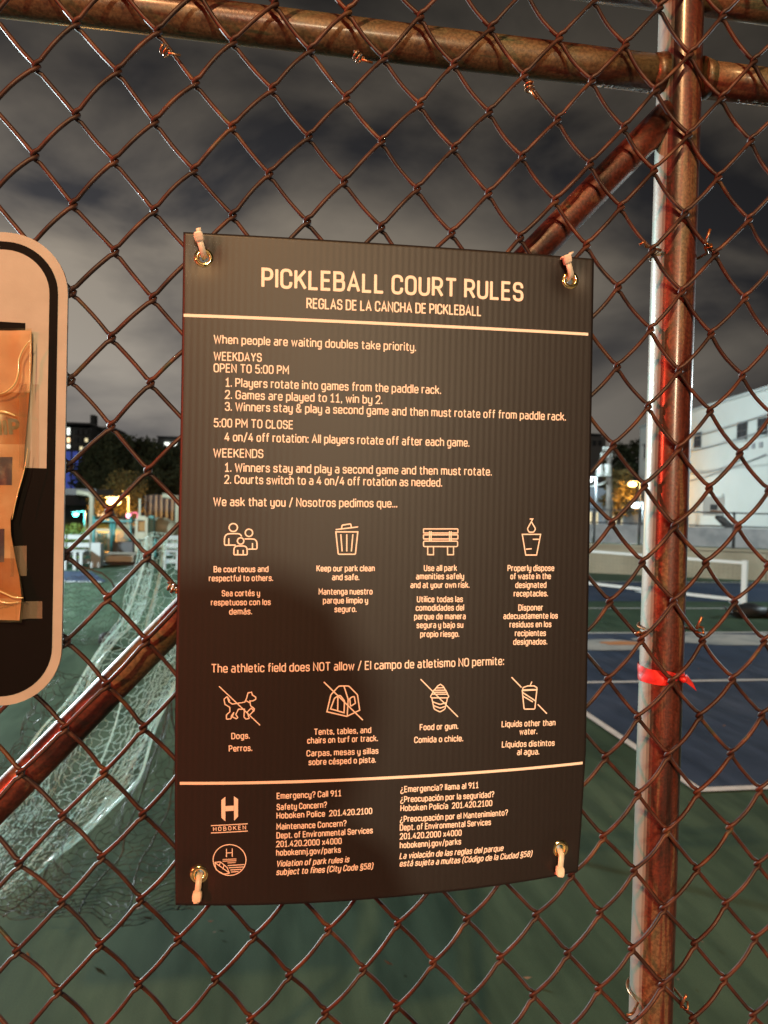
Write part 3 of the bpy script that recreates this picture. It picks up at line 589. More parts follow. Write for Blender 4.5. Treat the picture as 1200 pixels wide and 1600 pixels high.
icon('no_food_icon', ["183,160 408,387", "250,272 264,340,18 300,358,16 330,340,18 345,272", "241,266,6 250,250 345,250 354,265,6 344,272 250,272z", "252,248 262,226 334,226 345,248", "264,226 286,200 302,190 320,203 332,226", "278,212 322,210", "262,238 336,238", "256,296 300,312,20 338,300", "260,318 300,334,20 334,322"], 610, 1020, 3.871, 1.7)
icon('no_drinks_icon', ["733,148 945,367", "800,224 802,210,6 830,200 868,200 886,210,6 886,222z", "845,198 855,175", "797,228 885,224 873,340,8 808,340,8z", "800,240 876,290", "802,262 860,296"], 610, 1020, 3.871, SL)
# filled H monogram
def solid(name, polys, ox, oy, sc, mt=None):
    m = MB()
    for pl in polys:
        q = [on_sign(ox+x/sc, oy+y/sc) for x, y in pl]; m.add([sign_fn(x, z, 0) for x, z in q], [tuple(range(len(q)))])
    m.build(name, mt or M_ink, board)
solid('monogram', [[(268, 176), (290, 158), (290, 293), (268, 274)], [(337, 155), (360, 172), (360, 268), (338, 291)], [(290.5, 210), (336.5, 207), (336.5, 235), (290.5, 238)]], 270, 1200, 3.53)
icon('circle_emblem', [('c', 313, 507, 91, 85), "296,446 296,490", "328,444 328,488", "296,468 328,466", "232,520 262,516,16 300,548,16 312,580", "232,520 238,560,16 280,584,14 312,580", "232,520 306,574", "256,540 262,520", "276,556 284,532", "304,537 394,531", "310,549 390,544", "318,561 378,557", "322,572 362,569"], 270, 1200, 3.53, 1.3, M_ink)
icon('emblem_print', ["276,505 350,501", "276,514 350,510", "303,523 346,520"], 270, 1200, 3.53, 1.6, M_inkthin)
# grommets
for (gx, gz) in GR:
    y = surf(gx, gz)-0.0004; m = MB(); prof = [(0.0033, 0.0042), (0.0033, 0.0), (0.0037, -0.0010), (0.0048, -0.0014), (0.0060, -0.0010), (0.0069, -0.0002), (0.0071, 0.0006)]
    n = 40; vs = []; fs = []
    for r, dy in prof:
        for k in range(n): vs.append((gx+r*cos(2*pi*k/n), y+dy, gz+r*sin(2*pi*k/n)))
    for a in range(len(prof)-1):
        for k in range(n): fs.append((a*n+k, a*n+(k+1) % n, (a+1)*n+(k+1) % n, (a+1)*n+k))
    m.add(vs, fs, True); m.build('grommet', M_brass, board)
# zip ties
def zip_tie(g, path_px, head_px, tail_px, label, w=0.0021):
    root = empty('zip_tie', (0, 0, 0), label, 'zip tie', 'white zip ties at the corners of the rules sign')
    gx, gz = g; y0 = surf(gx, gz)
    H = atY(*head_px, -0.017); T = atY(*tail_px, -0.020); S = Vector((gx, y0-0.0016, gz+ (0.0015 if H.z > gz else -0.0015)))
    d = (H-S).normalized(); side = Vector((0, 1, 0)).cross(d).normalized()
    pts = [Vector((S.x-d.x*0.001, y0+0.006, S.z-d.z*0.001)), Vector((S.x, y0-0.001, S.z)), S+d*0.0018+Vector((0, -0.0018, 0)), (S+H)/2+Vector((0, -0.0012, 0)), H]
    def strap(pts, w, th):
        m = MB(); vs = []
        for i, p in enumerate(pts):
            t = (pts[min(i+1, len(pts)-1)]-pts[max(i-1, 0)]).normalized(); s = side; nn = s.cross(t).normalized()
            for a, b in ((-1, -1), (1, -1), (1, 1), (-1, 1)): vs.append(p+s*a*w+nn*b*th)
        n = len(pts); fs = [(4*i+k, 4*i+(k+1) % 4, 4*i+4+(k+1) % 4, 4*i+4+k) for i in range(n-1) for k in range(4)]
        fs += [(3, 2, 1, 0), tuple(4*(n-1)+k for k in range(4))]
        m.add(vs, fs, True); return m
    strap(pts, w, 0.0006).build('strap', M_zip, root)
    back = [H, H+d*0.004+Vector((0, 0.004, 0)), H+d*0.003+Vector((0, 0.014, 0)), S+d*0.002+Vector((0, 0.016, 0))]
    strap(back, w, 0.0006).build('strap', M_zip, root)
    # rounded ratchet head
    hd = MB(); vs = []; prof = [(-0.0034, 0.0022), (-0.0024, 0.0031), (0.0, 0.0034), (0.0026, 0.0031), (0.0036, 0.0023)]
    n = 14
    for t, r in prof:
        for k in range(n):
            a = 2*pi*k/n; ca, sa = cos(a), sin(a); k4 = (abs(ca)**5+abs(sa)**5)**(-1/5)
            vs.append(H+d*t+side*ca*r*k4+Vector((0, sa*r*k4*0.75, 0)))
    fs = [(i*n+k, i*n+(k+1) % n, (i+1)*n+(k+1) % n, (i+1)*n+k) for i in range(len(prof)-1) for k in range(n)]
    fs += [tuple(reversed(range(n))), tuple((len(prof)-1)*n+k for k in range(n))]
    hd.add(vs, fs, False); hd.build('head', M_zip, root)
    d2 = (T-H).normalized()
    strap([H+d2*0.002, H+d2*0.0042, T], w*0.8, 0.0007).build('tail', M_zip, root)
zip_tie(GR[0], None, (311, 371), (310, 356), 'white zip tie at the top left corner of the rules sign')
zip_tie(GR[1], None, (886.5, 406), (893, 394), 'white zip tie at the top right corner of the rules sign')
zip_tie(GR[2], None, (308, 1400), (306, 1412), 'white zip tie at the bottom left corner of the rules sign')
zip_tie(GR[3], None, (875, 1361), (877, 1370), 'white zip tie at the bottom right corner of the rules sign')

# ------------------------------------------------------------------ cream and black panel at the left, with a taped flyer
panel = empty('framed_panel', (0, 0, 0), 'cream sign panel with rounded corners and black border, left of the rules sign', 'sign')
def rrect(x0, z0, x1, z1, r, seg=12, corners=(1, 1, 1, 1)):
    pts = []
    for (cx, cz, a0), c in zip(((x1-r, z1-r, 0), (x0+r, z1-r, 90), (x0+r, z0+r, 180), (x1-r, z0+r, 270)), corners):
        if c:
            for k in range(seg+1): a = radians(a0+90*k/seg); pts.append((cx+r*cos(a), cz+r*sin(a)))
        else: pts.append((cx+(r if a0 in (0, 270) else -r), cz+(r if a0 < 180 else -r)))
    return pts
PX1, PZ1, PZ0 = -0.1372, 1.9+0.1745, 1.9-0.1475; PX0 = PX1-0.92
YF = -0.0115
def flat(pts, y, name, m, parent, th=0): return MB().poly([(x, y, z) for x, z in pts], (0, th, 0)).build(name, m, parent)
flat(rrect(PX0, PZ0, PX1, PZ1, 0.039), YF, 'plate', M_panel, panel, 0.003)
flat(rrect(PX0+0.0062, PZ0+0.0062, PX1-0.0062, PZ1-0.0062, 0.0335), YF-0.00015, 'black_print', M_panelblack, panel)
fz = atY(77, 732, YF).z
flat(rrect(PX0+0.0118, fz, PX1-0.0118, PZ1-0.0118, 0.028, corners=(1, 1, 0, 0)), YF-0.0003, 'upper_field', M_panel, panel)
a = atY(40, 505, YF); b = atY(-200, 513.5, YF); flat([(b.x, b.z), (a.x, b.z), (a.x, a.z), (b.x, a.z)], YF-0.00045, 'black_bar', M_panelblack, panel)
flyer = empty('flyer', (0, 0, 0), 'crinkled orange flyer in clear plastic taped to the cream panel', 'poster')
M_fpink = mat('flyer_pink_paper', (0.42, 0.27, 0.18), 0.5, color2=(0.48, 0.33, 0.22), scale=60)
M_forange = mat('flyer_orange_print', (0.24, 0.085, 0.018), 0.5, color2=(0.29, 0.125, 0.03), scale=60)
M_fpale = mat('flyer_pale_paper', (0.42, 0.31, 0.21), 0.5, color2=(0.32, 0.20, 0.10), scale=35)
M_fblue = mat('flyer_dark_photo', (0.018, 0.018, 0.06), 0.4, color2=(0.09, 0.07, 0.09), scale=220, lo=0.5, hi=0.7)
M_folive = mat('flyer_olive_ink', (0.10, 0.09, 0.035), 0.4)
def edge_x(py):
    ks = [(512, 49), (560, 49), (610, 46), (700, 38), (740, 36), (780, 26), (812, 17), (835, 18), (870, 24), (900, 31), (935, 36), (968, 33)]
    for (a, xa), (b, xb) in zip(ks, ks[1:]):
        if a <= py <= b: return xa+(xb-xa)*(py-a)/(b-a)
    return ks[-1][1]
def wrinkle(x, z):
    v = mnoise.noise(Vector((x*60, z*26, 0.3)))*0.0018+mnoise.noise(Vector((x*140, z*90, 4.3)))*0.0007
    t = (z-(1.9-0.085))
    return v-0.0035*math.exp(-(t/0.03)**2)
def fsheet(name, y0, y1, xl, m, lift, ncol=26, nrow=None, xr=None):
    nrow = nrow or max(2, int((y1-y0)/4)); vs = []; mb = MB()
    for j in range(nrow+1):
        py = y0+(y1-y0)*j/nrow
        for i in range(ncol+1):
            ex = (xr if xr is not None else edge_x(py)); px = xl+(ex-xl)*i/ncol
            p = atY(px, py, YF-0.003); vs.append((p.x, YF-0.0028-lift+wrinkle(p.x, p.z), p.z))
    mb.add(vs, [(j*(ncol+1)+i, (j+1)*(ncol+1)+i, (j+1)*(ncol+1)+i+1, j*(ncol+1)+i+1) for j in range(nrow) for i in range(ncol)], True)
    return mb.build(name, m, flyer)
fsheet('paper', 516, 968, -140, M_fpale, 0)
fsheet('top_print', 517, 612, -140, M_fpink, 0.00012)
fsheet('orange_print', 613, 694, -140, M_forange, 0.00012)
fsheet('photo_print', 714, 758, -140, M_fblue, 0.00012, xr=19)
fsheet('orange_print', 872, 934, -140, M_forange, 0.00012)
fsheet('photo_print', 826, 878, -140, M_fblue, 0.00024, xr=8)
def on_flyer(px, py): p = atY(px, py, YF-0.003); return p.x, p.z
def fly_fn(x, z, l): return (x, YF-0.0028-0.00035-l+wrinkle(x, z), z)
text('SHIP', -34, 681, 31, 677, 21, 2.6, on=on_flyer, fn=fly_fn, parent=flyer, mt=M_folive, track=1.2)
text('.COM', -2, 950, 24, 947, 5, 1.4, on=on_flyer, fn=fly_fn, parent=flyer, mt=M_folive, track=1.2)
# clear film over the flyer: thin, crinkled, catching the street light
M_film = bpy.data.materials.new('clear_film'); M_film.use_nodes = True; t = M_film.node_tree; t.nodes.clear()
o_ = t.nodes.new('ShaderNodeOutputMaterial'); tr_ = t.nodes.new('ShaderNodeBsdfTransparent'); gl_ = t.nodes.new('ShaderNodeBsdfGlossy'); mx_ = t.nodes.new('ShaderNodeMixShader')
tr_.inputs[0].default_value = (1.0, 0.93, 0.80, 1); gl_.inputs['Color'].default_value = (1.0, 0.92, 0.55, 1); gl_.inputs['Roughness'].default_value = 0.16; mx_.inputs[0].default_value = 0.16
t.links.new(tr_.outputs[0], mx_.inputs[1]); t.links.new(gl_.outputs[0], mx_.inputs[2]); t.links.new(mx_.outputs[0], o_.inputs[0])
def film(name, y0, y1, xl, xr, amp, lift, sd):
    nc, nr = 44, max(4, int((y1-y0)/3)); vs = []; mb = MB()
    for j in range(nr+1):
        for i in range(nc+1):
            py = y0+(y1-y0)*j/nr; px = xl+((xr(py) if callable(xr) else xr)-xl)*i/nc; p = atY(px, py, YF-0.006)
            n = mnoise.noise(Vector((p.x*55+sd+4*p.z, p.z*24, sd)))*amp + mnoise.noise(Vector((p.x*40+30*p.z, p.z*75+sd, sd)))*amp*0.45
            vs.append((p.x, YF-0.0075-lift+n, p.z))
    mb.add(vs, [(j*(nc+1)+i, (j+1)*(nc+1)+i, (j+1)*(nc+1)+i+1, j*(nc+1)+i+1) for j in range(nr) for i in range(nc)], True)
    return mb.build(name, M_film, flyer)
film('plastic_sleeve', 514, 972, -140, lambda py: edge_x(py)+1.5, 0.0016, 0, 2.2)
M_tape = bpy.data.materials.new('clear_tape'); M_tape.use_nodes = True; t = M_tape.node_tree; t.nodes.clear()
o_ = t.nodes.new('ShaderNodeOutputMaterial'); tr_ = t.nodes.new('ShaderNodeBsdfTransparent'); df_ = t.nodes.new('ShaderNodeBsdfPrincipled'); mx_ = t.nodes.new('ShaderNodeMixShader')
df_.inputs['Base Color'].default_value = (0.42, 0.33, 0.24, 1); df_.inputs['Roughness'].default_value = 0.25; mx_.inputs[0].default_value = 0.30
t.links.new(tr_.outputs[0], mx_.inputs[1]); t.links.new(df_.outputs[0], mx_.inputs[2]); t.links.new(mx_.outputs[0], o_.inputs[0])
def tape(x0, y0, x1, y1, lift=0.0):
    nc = 10; nr = 8; vs = []; mb = MB()
    for j in range(nr+1):
        for i in range(nc+1):
            p = atY(x0+(x1-x0)*i/nc, y0+(y1-y0)*j/nr, YF-0.002); vs.append((p.x, YF-0.0006-lift+mnoise.noise(Vector((p.x*150, 0, p.z*150)))*0.0002-(0.0060*max(0, 1-i/nc*2.2)), p.z))
    mb.add(vs, [(j*(nc+1)+i, (j+1)*(nc+1)+i, (j+1)*(nc+1)+i+1, j*(nc+1)+i+1) for j in range(nr) for i in range(nc)], True); mb.build('tape', M_tape, flyer)
M_fold_glint = mat('film_fold_glint', (0.55, 0.46, 0.22), 0.16, spec=0.9, coat=0.6)  # yellowish tubes paint the glints along creases of the film
def fold_glint(pts, r):
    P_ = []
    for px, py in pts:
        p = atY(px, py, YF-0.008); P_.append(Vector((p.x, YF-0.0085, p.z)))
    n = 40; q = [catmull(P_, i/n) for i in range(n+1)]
    MB().tube(q, [r*(0.35+0.65*sin(pi*min(1, max(0, i/n)))**0.7) for i in range(n+1)], 8).build('film_fold_glint', M_fold_glint, flyer)
fold_glint([(47, 532), (37, 545), (30, 562), (29, 582), (23, 600), (8, 613), (-12, 617)], 0.0007)
fold_glint([(24, 650), (12, 645), (-6, 643), (-30, 646)], 0.0009); fold_glint([(37, 934), (22, 933), (8, 927), (-14, 918)], 0.0006); fold_glint([(30, 940), (12, 942), (-10, 936)], 0.0005)
fold_glint([(48, 520), (47.5, 560), (46, 612)], 0.0004); fold_glint([(44, 700), (38, 735), (27, 775), (19, 812)], 0.0004)
tape(28, 940, 65, 967); tape(33, 600, 60, 731); tape(20, 853, 41, 900, 0.0004)

# ------------------------------------------------------------------ red ribbon knotted round the post
M_red = mat('red_ribbon', (0.62, 0.035, 0.03), 0.42, color2=(0.50, 0.02, 0.02), scale=120, bump=0.2)
rib = empty('ribbon', (0, 0, 0), 'bright red plastic ribbon knotted around the rusty fence post', 'ribbon')
zc = atY(1040, 1060, 0.005).z
def band():
    m = MB(); n = 40; rows = 6; vs = []
    for i in range(n+1):
        a = 2*pi*i/n
        pinch = math.exp(-((((a-radians(292)) + pi) % (2*pi) - pi)/0.42)**2)
        for j in range(rows+1):
            q = j/rows-0.5; h = 0.0122*(1-0.62*pinch); rr = PR_+0.0006+0.0006*sin(5*a+3*q)+0.0010*pinch*(1-abs(q)*2)+0.0004*abs(sin(14*q+a))
            vs.append((PXX+rr*cos(a), YP+0.001+rr*sin(a), zc+q*h-0.0006*sin(a*2)))
    fs = [(i*(rows+1)+j, (i+1)*(rows+1)+j, (i+1)*(rows+1)+j+1, i*(rows+1)+j+1) for i in range(n) for j in range(rows)]
    m.add(vs, fs, True); return m
band().build('band', M_red, rib)
ka = radians(292); K = Vector((PXX+(PR_+0.003)*cos(ka), YP+(PR_+0.003)*sin(ka), zc-0.001))
kn = MB(); kn.tube([K+Vector((-0.003, 0, 0.001)), K+Vector((0, -0.0015, 0.0005)), K+Vector((0.003, 0.001, -0.001))], [0.0014, 0.0030, 0.0016], 12); kn.build('knot', M_red, rib)
tl = MB(); P_ = [K+Vector((0.002, 0.001, 0)), K+Vector((0.007, 0.004, -0.001)), K+Vector((0.0115, 0.006, -0.004)), K+Vector((0.0145, 0.007, -0.009))]
vs = []
for i, p in enumerate(P_):
    w = (0.0018, 0.0042, 0.0048, 0.0028)[i]; vs += [p+Vector((-0.001*i, 0.001*i, w)), p+Vector((0.0006, -0.0012, 0)), p+Vector((0.001*i, 0.001, -w))]
tl.add(vs, [(3*i+j, 3*i+3+j, 3*i+4+j, 3*i+1+j) for i in range(3) for j in range(2)], True)
tl.build('tail', M_red, rib)

# ------------------------------------------------------------------ loose netting behind the fence
M_net = mat('pale_net_cord', (0.74, 0.84, 0.80), 0.2, spec=0.9)
M_net.node_tree.nodes['Principled BSDF'].inputs['Base Color'].default_value = (0.40, 0.66, 0.62, 1)
t = M_net.node_tree; tl_ = t.nodes.new('ShaderNodeBsdfTranslucent'); tl_.inputs[0].default_value = (0.86, 1.0, 0.98, 1); mx_ = t.nodes.new('ShaderNodeMixShader'); mx_.inputs[0].default_value = 0.7
t.links.new(t.nodes['Principled BSDF'].outputs[0], mx_.inputs[1]); t.links.new(tl_.outputs[0], mx_.inputs[2]); t.links.new(mx_.outputs[0], t.nodes['Material Output'].inputs[0])
M_netd = mat('dark_net_cord', (0.018, 0.026, 0.02), 0.5)
net = empty('sports_net', (0, 0, 0), 'pale sagging sports net hanging in folds left of the rules sign', 'net')
dnet = empty('sports_net', (0, 0, 0), 'black loose netting spread low on the green court, bottom left', 'net')
def net_surface(rows, amp, seed, freq=3.0):
    R_ = [[atY(x, y, Y) for x, y, Y in r] for r in rows]
    def S(u, v):
        p = catmull([catmull(r, u) for r in R_], v)
        q = amp*(sin(freq*2*pi*u+2.0*v*3+seed)*0.6+mnoise.noise(Vector((u*4, v*5, seed)))*0.8)
        return p+Vector((q*0.5+0.3*amp*mnoise.noise(Vector((u*9, v*9, seed+3))), q, 0.35*amp*mnoise.noise(Vector((u*8, v*8, seed+7)))))
    return S
def net_mesh(S, nu, nv, r, m, parent, name='mesh', su=2, skip=0.0, seed=1, gather=None):
    mb = MB(); r_ = random.Random(seed)
    g = gather or (lambda u: u)
    for i in range(nu+1):
        u = i/nu; pts = []
        for j in range(nv*su+1):
            v = j/(nv*su); uu = u+(0.25/nu)*(1 if (j//su) % 2 else -1)+r_.gauss(0, 0.06/nu); pts.append(S(g(max(0, min(1, uu))), v))
        mb.tube(pts, r, 3, cap=False)
    for j in range(nv+1):
        v = j/nv; pts = []
        for i in range(nu*su+1):
            u = i/(nu*su); vv = v+(0.22/nv)*sin(i*1.3+j)+r_.gauss(0, 0.05/nv); pts.append(S(g(u), max(0, min(1, vv))))
        mb.tube(pts, r, 3, cap=False)
    return mb.build(name, m, parent, kind='stuff')
Y0 = 2.5
A = [[(222, 842, 2.9), (246, 832, 2.85), (268, 842, 2.9), (300, 838, 2.85)], [(214, 895, 2.85), (240, 900, 2.8), (266, 895, 2.85), (312, 895, 2.8)], [(192, 965, 2.8), (220, 972, 2.75), (250, 968, 2.8), (305, 975, 2.75)],
     [(150, 1022, 2.75), (186, 1042, 2.7), (225, 1050, 2.75), (290, 1042, 2.7)], [(110, 1090, 2.7), (150, 1120, 2.65), (205, 1120, 2.65), (258, 1095, 2.65)], [(60, 1160, 2.6), (110, 1190, 2.6), (170, 1200, 2.6), (232, 1160, 2.6)],
     [(20, 1250, 2.55), (70, 1270, 2.55), (130, 1270, 2.55), (205, 1225, 2.55)], [(-30, 1340, 2.55), (10, 1350, 2.5), (70, 1340, 2.5), (135, 1300, 2.5)], [(-60, 1420, 2.5), (-30, 1410, 2.5), (15, 1395, 2.5), (75, 1350, 2.5)]]
SA = net_surface(A, 0.05, 1.0, 2.5)
net_mesh(SA, 20, 46, 0.0012, M_net, net, seed=2)
SA2 = net_surface(A, 0.06, 4.0, 3.5)
net_mesh(SA2, 11, 44, 0.0012, M_net, net, seed=9, gather=lambda u: u*0.22+0.0)
net_mesh(SA2, 11, 44, 0.0012, M_net, net, seed=12, gather=lambda u: 0.80+u*0.20)
for uu, rr in ((0.0, 0.005), (0.97, 0.006), (0.55, 0.003)):
    MB().tube([SA(uu, v/60) for v in range(61)], rr, 6).build('border_cord', M_net, net)
Cg = [[(95, 905, 3.4), (160, 893, 3.4), (222, 880, 3.3)], [(95, 950, 3.3), (160, 945, 3.2), (208, 930, 3.1)], [(95, 1000, 3.1), (150, 1008, 3.0), (180, 990, 3.0)]]
SC = net_surface(Cg, 0.03, 2.0, 1.5); net_mesh(SC, 26, 14, 0.0009, M_netd, dnet, seed=5)
Dg = [[(60, 1040, 2.7), (110, 1050, 2.7), (165, 1075, 2.7)], [(30, 1120, 2.65), (90, 1130, 2.65), (150, 1150, 2.65)], [(10, 1190, 2.6), (70, 1210, 2.6), (130, 1220, 2.6)], [(-30, 1260, 2.5), (30, 1290, 2.5), (110, 1300, 2.5)]]
SD = net_surface(Dg, 0.05, 6.0, 1.5); net_mesh(SD, 14, 18, 0.0013, M_netd, dnet, seed=6)
Bg = [[(235, 1085, 2.9), (268, 1080, 2.9), (310, 1075, 2.9)], [(205, 1190, 2.8), (250, 1195, 2.8), (315, 1190, 2.8)], [(130, 1280, 2.65), (215, 1300, 2.65), (320, 1290, 2.7)], [(50, 1355, 2.5), (175, 1380, 2.5), (315, 1355, 2.55)], [(-15, 1420, 2.33), (150, 1440, 2.25), (300, 1425, 2.3)]]
SB = net_surface(Bg, 0.06, 3.0, 2.0)
net_mesh(SB, 18, 30, 0.0013, M_netd, dnet, seed=7)
for uu in (0.12, 0.42, 0.63, 0.86): MB().tube([SB(uu+0.03*sin(v/5+uu*9), v/40) for v in range(41)], 0.0032, 5).build('gathered_cord', M_netd, dnet)
Eg = [[(-30, 1300, 2.5), (30, 1290, 2.5), (100, 1270, 2.5)], [(-40, 1350, 2.4), (20, 1360, 2.4), (110, 1340, 2.4)], [(-60, 1400, 2.3), (10, 1430, 2.25), (110, 1420, 2.25)]]
SE = net_surface(Eg, 0.05, 8.0, 2.0); net_mesh(SE, 16, 14, 0.0014, M_netd, dnet, seed=8)
pt = atY(285, 835, 3.0)
npole = empty('net_pole', (0, 0, 0), 'thin pale pole holding up the sagging net, behind the rules sign', 'pole')
MB().tube([(pt.x+0.6, 4.3, 0.0), (pt.x+0.6, 4.3, pt.z+0.25)], 0.018, 12).build('shaft', M_net, npole)
MB().tube([(pt.x+0.6, 4.3, 0.0), (pt.x+0.6, 4.3, 0.03)], 0.12, 16).build('base', M_net, npole)
MB().tube([SA(0.97, 0), (pt.x+0.6, 4.3, pt.z+0.22)], 0.004, 6).build('cord', M_net, npole)

# ------------------------------------------------------------------ far right: white building, wall, fence, net, trees
M_bwall = mat('white_painted_block', (0.52, 0.56, 0.55), 0.8, color2=(0.46, 0.50, 0.49), scale=0.35, detail=6, lo=0.3, hi=0.7)
M_dark = mat('dark_frame', (0.04, 0.045, 0.05), 0.5)
M_glass = mat('dark_pane', (0.02, 0.025, 0.03), 0.12)
M_trim = mat('grey_trim', (0.36, 0.40, 0.40), 0.7)
M_grey = mat('grey_steel', (0.22, 0.24, 0.26), 0.5)
bld = empty('white_building', (0, 0, 0), 'long pale warehouse wall with small dark upper windows, beyond the court', 'building')
c0 = G(997, 828); 
# the long wall runs from its far left corner towards the viewer
cam2 = Vector((CAM.x, CAM.y, 0)); fwh = Vector((FW.x, FW.y, 0)).normalized(); rth = Vector((fwh.y, -fwh.x, 0))
vp = ray(627, 785); wd = -Vector((vp.x, vp.y, 0)).normalized()          # direction of the wall, towards the camera side
ra = ray(997, 785); Lc = cam2 + Vector((ra.x, ra.y, 0))/Vector((ra.x, ra.y, 0)).dot(fwh)*56.0
wn = Vector((wd.y, -wd.x, 0))                                            # candidate normal
if wn.dot(cam2-Lc) < 0: wn = -wn
def wall_hit(px, py):
    d = ray(px, py); t = (Lc-CAM).dot(wn)/d.dot(wn); p = CAM+d*t; return (p-Lc).dot(wd), p.z
HW = wall_hit(1000, 669)[1]
def wpoly(s0, z0, s1, z1, d0, d1):
    m = MB(); ps = [Lc+wd*s+wn*dd for s, dd in ((s0, d0), (s1, d0), (s1, d1), (s0, d1))]
    vs = [(p.x, p.y, z0) for p in ps]+[(p.x, p.y, z1) for p in ps]
    m.add(vs, [(0, 3, 2, 1), (4, 5, 6, 7), (0, 1, 5, 4), (1, 2, 6, 5), (2, 3, 7, 6), (3, 0, 4, 7)]); return m
wpoly(0, 0, 34, HW, -9, 0).build('wall', M_bwall, bld)
wpoly(-0.1, HW, 34.1, HW+0.18, -9.1, 0.1).build('parapet', M_trim, bld)
wpoly(0, HW*0.52, 34, HW*0.52+0.09, 0.001, 0.06).build('ledge', M_trim, bld)
for x0, y0, x1, y1 in ((1085.5, 676, 1096, 700), (1153, 659, 1168, 687), (1185, 653, 1200, 680), (1007.5, 693, 1013, 716), (1222, 645, 1240, 673), (1262, 636, 1284, 664)):
    s0, za = wall_hit(x0, (y0+y1)/2)[0], wall_hit((x0+x1)/2, y0)[1]; s1, zb = wall_hit(x1, (y0+y1)/2)[0], wall_hit((x0+x1)/2, y1)[1]
    w = wpoly(s0, zb, s1, za, 0.002, 0.06).build('window', M_dark, bld)
    sm_ = (s0+s1)/2
    for u0, u1 in ((s0+0.07, sm_-0.04), (sm_+0.04, s1-0.07)):
        for v0, v1 in ((zb+0.08, (za+zb)/2-0.04), ((za+zb)/2+0.04, za-0.08)): wpoly(u0, v0, u1, v1, 0.062, 0.075).build('pane', M_glass, w)
    wpoly(s0-0.08, zb-0.10, s1+0.08, zb-0.003, 0.002, 0.14).build('sill', M_trim, w)
for k, (x0, y0, x1, y1) in enumerate(((1005, 695, 1200, 648), (1030, 760, 1200, 710), (1080, 740, 1165, 715), (1010, 715, 1200, 672))):
    a = wall_hit(x0, y0); b = wall_hit(x1, y1); pa = Lc+wd*a[0]+wn*0.10; pb = Lc+wd*b[0]+wn*0.10
    n = 14; MB().tube([(pa.x+(pb.x-pa.x)*i/n, pa.y+(pb.y-pa.y)*i/n, a[1]+(b[1]-a[1])*i/n-0.25*sin(pi*i/n)) for i in range(n+1)], 0.035, 5).build('cable', M_grey, bld)  # grey tubes close to the wall stand in for shadows of cables
for x0, y0 in ((1028, 770), (1062, 762), (1130, 772)):
    s, z = wall_hit(x0, y0); wpoly(s, 0, s+0.12, z, 0.002, 0.10).build('downpipe', M_trim, bld)
s, z = wall_hit(1181, 697)
for k in range(3): wpoly(s-1.2+k*0.8, z-0.12, s-0.85+k*0.8, z+0.15, 0.002, 0.05).build('vent', M_grey, bld)

# low concrete wall and the screened fence on it
M_conc = mat('stained_concrete', (0.30, 0.29, 0.22), 0.85, color2=(0.20, 0.19, 0.14), scale=0.9, detail=8, lo=0.42, hi=0.66, bump=0.3, bscale=6)
lw = empty('concrete_wall', (0, 0, 0), 'low stained tan concrete wall at the far edge of the courts', 'wall')
wa = G(880, 893); wb = G(1290, 912); wdir = (wb-wa); wlen = wdir.length; wdir.normalize(); wnv = Vector((-wdir.y, wdir.x, 0))
hwall = 0.74
def seg(a, d, n, s0, s1, z0, z1, t0, t1):
    ps = [a+d*s0+n*t0, a+d*s1+n*t0, a+d*s1+n*t1, a+d*s0+n*t1]; m = MB()
    m.add([(p.x, p.y, z0) for p in ps]+[(p.x, p.y, z1) for p in ps], [(0, 3, 2, 1), (4, 5, 6, 7), (0, 1, 5, 4), (1, 2, 6, 5), (2, 3, 7, 6), (3, 0, 4, 7)]); return m
k = -14.0
while k < wlen+2:
    seg(wa, wdir, wnv, k, k+2.38, 0, hwall-0.02*rnd.random(), 0, 0.3).build('wall_panel', M_conc, lw)
    seg(wa, wdir, wnv, k-0.01, k+2.385, hwall+0.003, hwall+0.075, -0.03, 0.33).build('coping', M_conc, lw); k += 2.4
ff = empty('screened_fence', (0, 0, 0), 'grey windscreen fence on the far concrete wall below the pale building', 'fence')
M_screen = mat('grey_windscreen', (0.17, 0.20, 0.22), 0.9, color2=(0.24, 0.27, 0.29), scale=3)
k = -4.0; off = 0.16
while k < wlen+2:
    p = wa+wdir*k+wnv*off; MB().tube([(p.x, p.y, hwall+0.07), (p.x, p.y, hwall+1.05)], 0.03, 8).build('post', M_dark, ff)
    seg(wa, wdir, wnv, k+0.04, k+1.16, hwall+0.10, hwall+0.62, off-0.012, off+0.012).build('windscreen', M_screen, ff); k += 1.2
for z in (0.66, 1.02):
    MB().tube([tuple(wa+wdir*-4+wnv*off+Vector((0, 0, hwall+z))), tuple(wa+wdir*(wlen+2)+wnv*off+Vector((0, 0, hwall+z)))], 0.02, 8).build('rail', M_dark, ff)
# basketball hoop against the pale wall
M_white = mat('white_paint', (0.52, 0.56, 0.55), 0.5)
hp = empty('basketball_hoop', (0, 0, 0), 'white basketball backboard on a dark slanting post by the far fence', 'basketball hoop')
YH = 24.0; bt = atY(1148, 862, YH); bm = atY(1143, 830, YH); bh = atY(1122, 806, YH)
MB().tube([(bt.x, YH, 0), (bt.x, YH, bm.z), (bm.x-0.15, YH, bm.z+0.2), (bh.x, YH, bh.z)], 0.14, 10).build('post', M_dark, hp)
pxbox('backboard', 1100, 776, 1132, 806, YH-0.3, 0.06, M_white, hp)
a = atY(1115, 803, YH-0.3); ring = MB(); ring.tube([(a.x+0.23*cos(t_*pi/8), YH-0.55+0.23*sin(t_*pi/8), a.z+0.1) for t_ in range(16)], 0.02, 6, closed=True); ring.build('rim', M_forange, hp)
pxbox('target_square', 1110, 788, 1121, 797, YH-0.31, 0.008, M_dark, hp)
